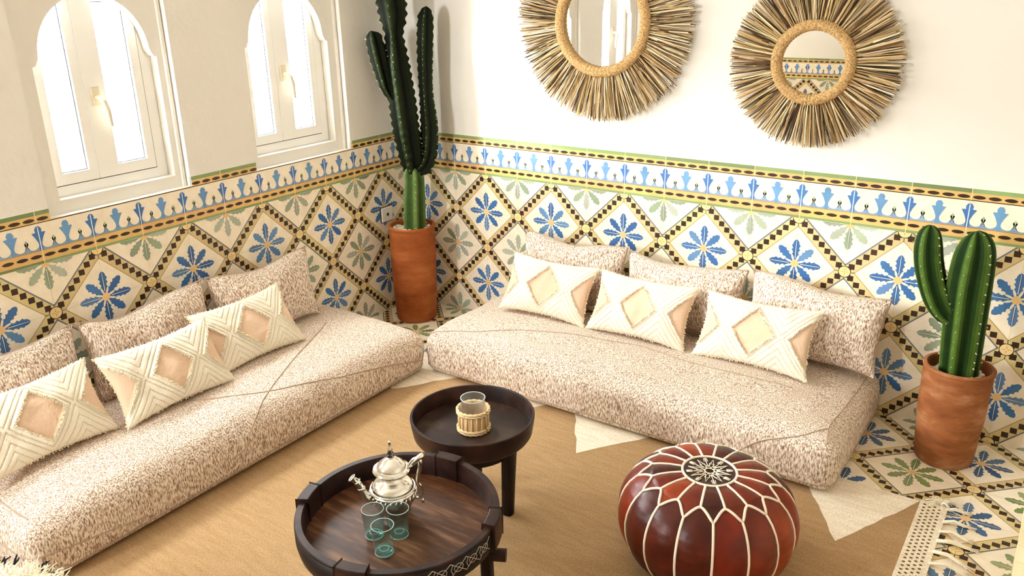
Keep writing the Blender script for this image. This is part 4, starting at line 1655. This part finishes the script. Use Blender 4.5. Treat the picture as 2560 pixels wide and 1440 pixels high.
# ------------------------------------------------------------------ teapot
TP = (1.610, -1.919, TRAY_Z)
t = tag(empty('teapot', TP, (0, 0, RIGHT)), 'polished silver teapot with domed lid and tall finial on the larger table', 'teapot')
mb = MB()
body = [(0, 0.004), (0.040, 0.004), (0.043, 0.0), (0.046, 0.006), (0.044, 0.014), (0.050, 0.024), (0.062, 0.045), (0.066, 0.062), (0.066, 0.078), (0.061, 0.082), (0.062, 0.086), (0.056, 0.098), (0.046, 0.106), (0.036, 0.111), (0.031, 0.119), (0.031, 0.132), (0.040, 0.137)]
mb.lathe(body, 56, rfun=lambda a, z: 1 + (0.018 * math.cos(14 * a) if 0.024 < z < 0.08 else 0))
mb.build('body', M_SILVER, t, smooth=True, auto=50)
mb = MB()
for k in range(28):
    a = 2 * math.pi * k / 28
    mb.tube([(0.0665 * math.cos(a + 0.05), 0.0665 * math.sin(a + 0.05), 0.074), (0.068 * math.cos(a), 0.068 * math.sin(a), 0.064), (0.066 * math.cos(a - 0.05), 0.066 * math.sin(a - 0.05), 0.054)], 0.0017, 6)
mb.tube([(0.0635 * math.cos(2 * math.pi * k / 60), 0.0635 * math.sin(2 * math.pi * k / 60), 0.084) for k in range(60)], 0.0022, 6, closed=True)
mb.build('chased_band', M_SILVER, t, smooth=True)
mb = MB()
mb.lathe([(0.034, 0.137), (0.051, 0.137), (0.0535, 0.142), (0.051, 0.147), (0.042, 0.149), (0.042, 0.152), (0.038, 0.160), (0.025, 0.171), (0.012, 0.179), (0.007, 0.181), (0, 0.182)], 48)
lid = mb.build('lid', M_SILVER, t, smooth=True, auto=50)
mb = MB()
mb.lathe([(0.006, 0.179), (0.011, 0.184), (0.006, 0.190), (0.009, 0.195), (0.0055, 0.201), (0.0075, 0.205), (0.004, 0.211), (0.0035, 0.228), (0.0045, 0.232), (0, 0.234)], 20)
mb.build('finial', M_SILVER, lid, smooth=True)
# spout to the left (local -x), handle to the right
mb = MB()
sp_ = catmull([(-0.056, -0.006, 0.045, 0.017), (-0.076, -0.008, 0.058, 0.014), (-0.086, -0.010, 0.080, 0.0105), (-0.094, -0.012, 0.104, 0.0095), (-0.106, -0.014, 0.119, 0.0095), (-0.110, -0.015, 0.124, 0.0115)], 6)
mb.tube([p[:3] for p in sp_], [p[3] for p in sp_], 16, caps=False)
mb.tube([p[:3] for p in sp_[::-1]], [p[3] * 0.8 for p in sp_[::-1]], 16, caps=False)
for q in (14, 20):
    c = Vector(sp_[q][:3])
    d = (Vector(sp_[q + 1][:3]) - c).normalized()
    mb.tube([c - d * 0.003, c, c + d * 0.003], [sp_[q][3], sp_[q][3] + 0.004, sp_[q][3]], 16, caps=False)
e = Vector(sp_[-1][:3])
mb.tube([e + Vector((-0.001, 0, 0.001)) + Vector((0.0, math.cos(k * math.pi / 8), 0)) * 0.0115 + Vector((0.7, 0, 0.7)) * 0.0115 * math.sin(k * math.pi / 8) for k in range(16)], 0.002, 6, closed=True)
mb.build('spout', M_SILVER, t, smooth=True)
mb = MB()
hp = catmull([(0.060, 0, 0.050, 0.004), (0.074, 0, 0.046, 0.005), (0.084, 0, 0.062, 0.0045), (0.080, 0, 0.084, 0.004), (0.072, 0, 0.100, 0.0045), (0.076, 0, 0.125, 0.0065), (0.082, 0, 0.150, 0.0075), (0.080, 0, 0.172, 0.0065), (0.064, 0, 0.172, 0.005), (0.048, 0, 0.152, 0.004)], 6)
mb.tube([p[:3] for p in hp], [p[3] for p in hp], 10)
mb.tube([(0.048, 0, 0.146), (0.062, 0, 0.160), (0.078, 0, 0.176), (0.092, 0, 0.188)], [0.004, 0.0075, 0.0085, 0.007], 10)
mb.lathe([(0, 0.026), (0.004, 0.03), (0.005, 0.036), (0.003, 0.042), (0, 0.044)], 12, (0.084, 0))
mb.build('handle', M_SILVER, t, smooth=True)


# ------------------------------------------------------------------ tea glasses
def tea_glass(x, y, label):
    g = tag(empty('tea_glass', (x, y, TRAY_Z)), label, 'glass', 'small teal tea glasses')
    m = MB()
    m.lathe([(0.0, 0.0), (0.023, 0.0), (0.0255, 0.004), (0.0275, 0.03), (0.031, 0.085), (0.0308, 0.0865), (0.0295, 0.0855), (0.0260, 0.032), (0.0225, 0.014), (0.0, 0.012)], 40)
    m.build('bowl', M_TEAL, g, smooth=True, auto=60)
    m = MB()
    m.lathe([(0.0, 0.0015), (0.022, 0.0015), (0.0245, 0.005), (0.0245, 0.011), (0.013, 0.0115), (0.011, 0.007), (0.0, 0.007)], 32)
    m.build('thick_base', M_TEALBASE, g, smooth=True, auto=60)
    m = MB()
    m.tube([(0.0302 * math.cos(2 * math.pi * q / 40), 0.0302 * math.sin(2 * math.pi * q / 40), 0.0865) for q in range(40)], 0.0011, 6, closed=True)
    m.build('lip', M_LIP, g, smooth=True)
    m = MB()
    m.tube([(0.0245 * math.cos(2 * math.pi * q / 40), 0.0245 * math.sin(2 * math.pi * q / 40), 0.0022) for q in range(40)], 0.0016, 6, closed=True)
    m.tube([(0.0125 * math.cos(2 * math.pi * q / 40), 0.0125 * math.sin(2 * math.pi * q / 40), 0.0125) for q in range(40)], 0.0010, 6, closed=True)
    m.build('foot_ring', M_LIP, g, smooth=True)
    return g


tea_glass(1.638, -2.031, 'teal tea glass left of the three, under the teapot spout')
tea_glass(1.694, -1.991, 'teal tea glass at the right, in front of the silver teapot')
tea_glass(1.710, -2.069, 'teal tea glass nearest the front, standing alone')

# ------------------------------------------------------------------ shaggy white pouf at the lower left
WP = (1.03, -2.83, FLOORZ)
t = tag(empty('wool_pouf', WP), 'shaggy cream wool pouf with black flecks beside the near end of the window mattress', 'pouf')
mb = MB()
mb.lathe([(0, 0), (0.18, 0), (0.22, 0.03), (0.24, 0.10), (0.245, 0.20), (0.225, 0.26), (0.175, 0.288), (0.09, 0.296), (0, 0.298)], 48)
mb.build('pouf_body', M_WOOL, t, smooth=True)
rs = random.Random(4)
for dark in (False, True):
    mb = MB()
    for k in range(2600 if not dark else 330):
        a = rs.uniform(0, 2 * math.pi)
        if dark:
            blot = math.sin(a * 11 + 1.0)
            if blot < 0.1:
                continue
            r0, z0 = rs.uniform(0.212, 0.232), 0.262 + rs.uniform(-0.02, 0.012)
        else:
            q = rs.random()
            r0, z0 = (0.235 * math.sqrt(rs.random()), None) if q < 0.55 else (0.24, rs.uniform(0.05, 0.25))
            if z0 is None:
                z0 = 0.296 if r0 < 0.16 else 0.29 - (r0 - 0.16) * 0.42
        p = Vector((r0 * math.cos(a), r0 * math.sin(a), z0))
        d = Vector((math.cos(a) * rs.uniform(0.1, 1), math.sin(a) * rs.uniform(0.1, 1), rs.uniform(0.2, 0.9))).normalized() * rs.uniform(0.012, 0.028)
        j = Vector((rs.uniform(-1, 1), rs.uniform(-1, 1), -0.4)) * 0.010
        mb.tube([p, p + d * 0.6, p + d + j], [0.0028, 0.0025, 0.0012] if not dark else [0.0042, 0.0036, 0.002], 4, caps=False)
    o = mb.build('black_flecks' if dark else 'shaggy_pile', mat('black_wool', rgb(24, 20, 20), 0.95) if dark else M_WOOL, t, smooth=True)
    tag(o, kind='stuff')

# ------------------------------------------------------------------ pale wooden bench at the right edge
BX = 3.088
t = tag(empty('wooden_bench', (BX + 0.2, -1.35, 0.001)), 'pale wooden bench top cut off by the right edge of the photo', 'bench')
mb = MB()
for k in range(16):
    y = -0.62 + k * 0.0775
    mb.box(-0.2, 0.2, y, y + 0.0755, 0.275, 0.30)
mb.build('plank_top', M_PALEWOOD, t)
mb = MB()
for x in (-0.199, 0.174):
    mb.box(x, x + 0.025, -0.6, 0.6, 0.215, 0.2745)
mb.build('rail', M_PALEWOOD, t)
for x in (-0.195, 0.15):
    for y in (-0.58, 0.535):
        mb = MB()
        mb.box(x, x + 0.045, y, y + 0.045, 0.0, 0.2145)
        mb.build('leg', M_PALEWOOD, t)
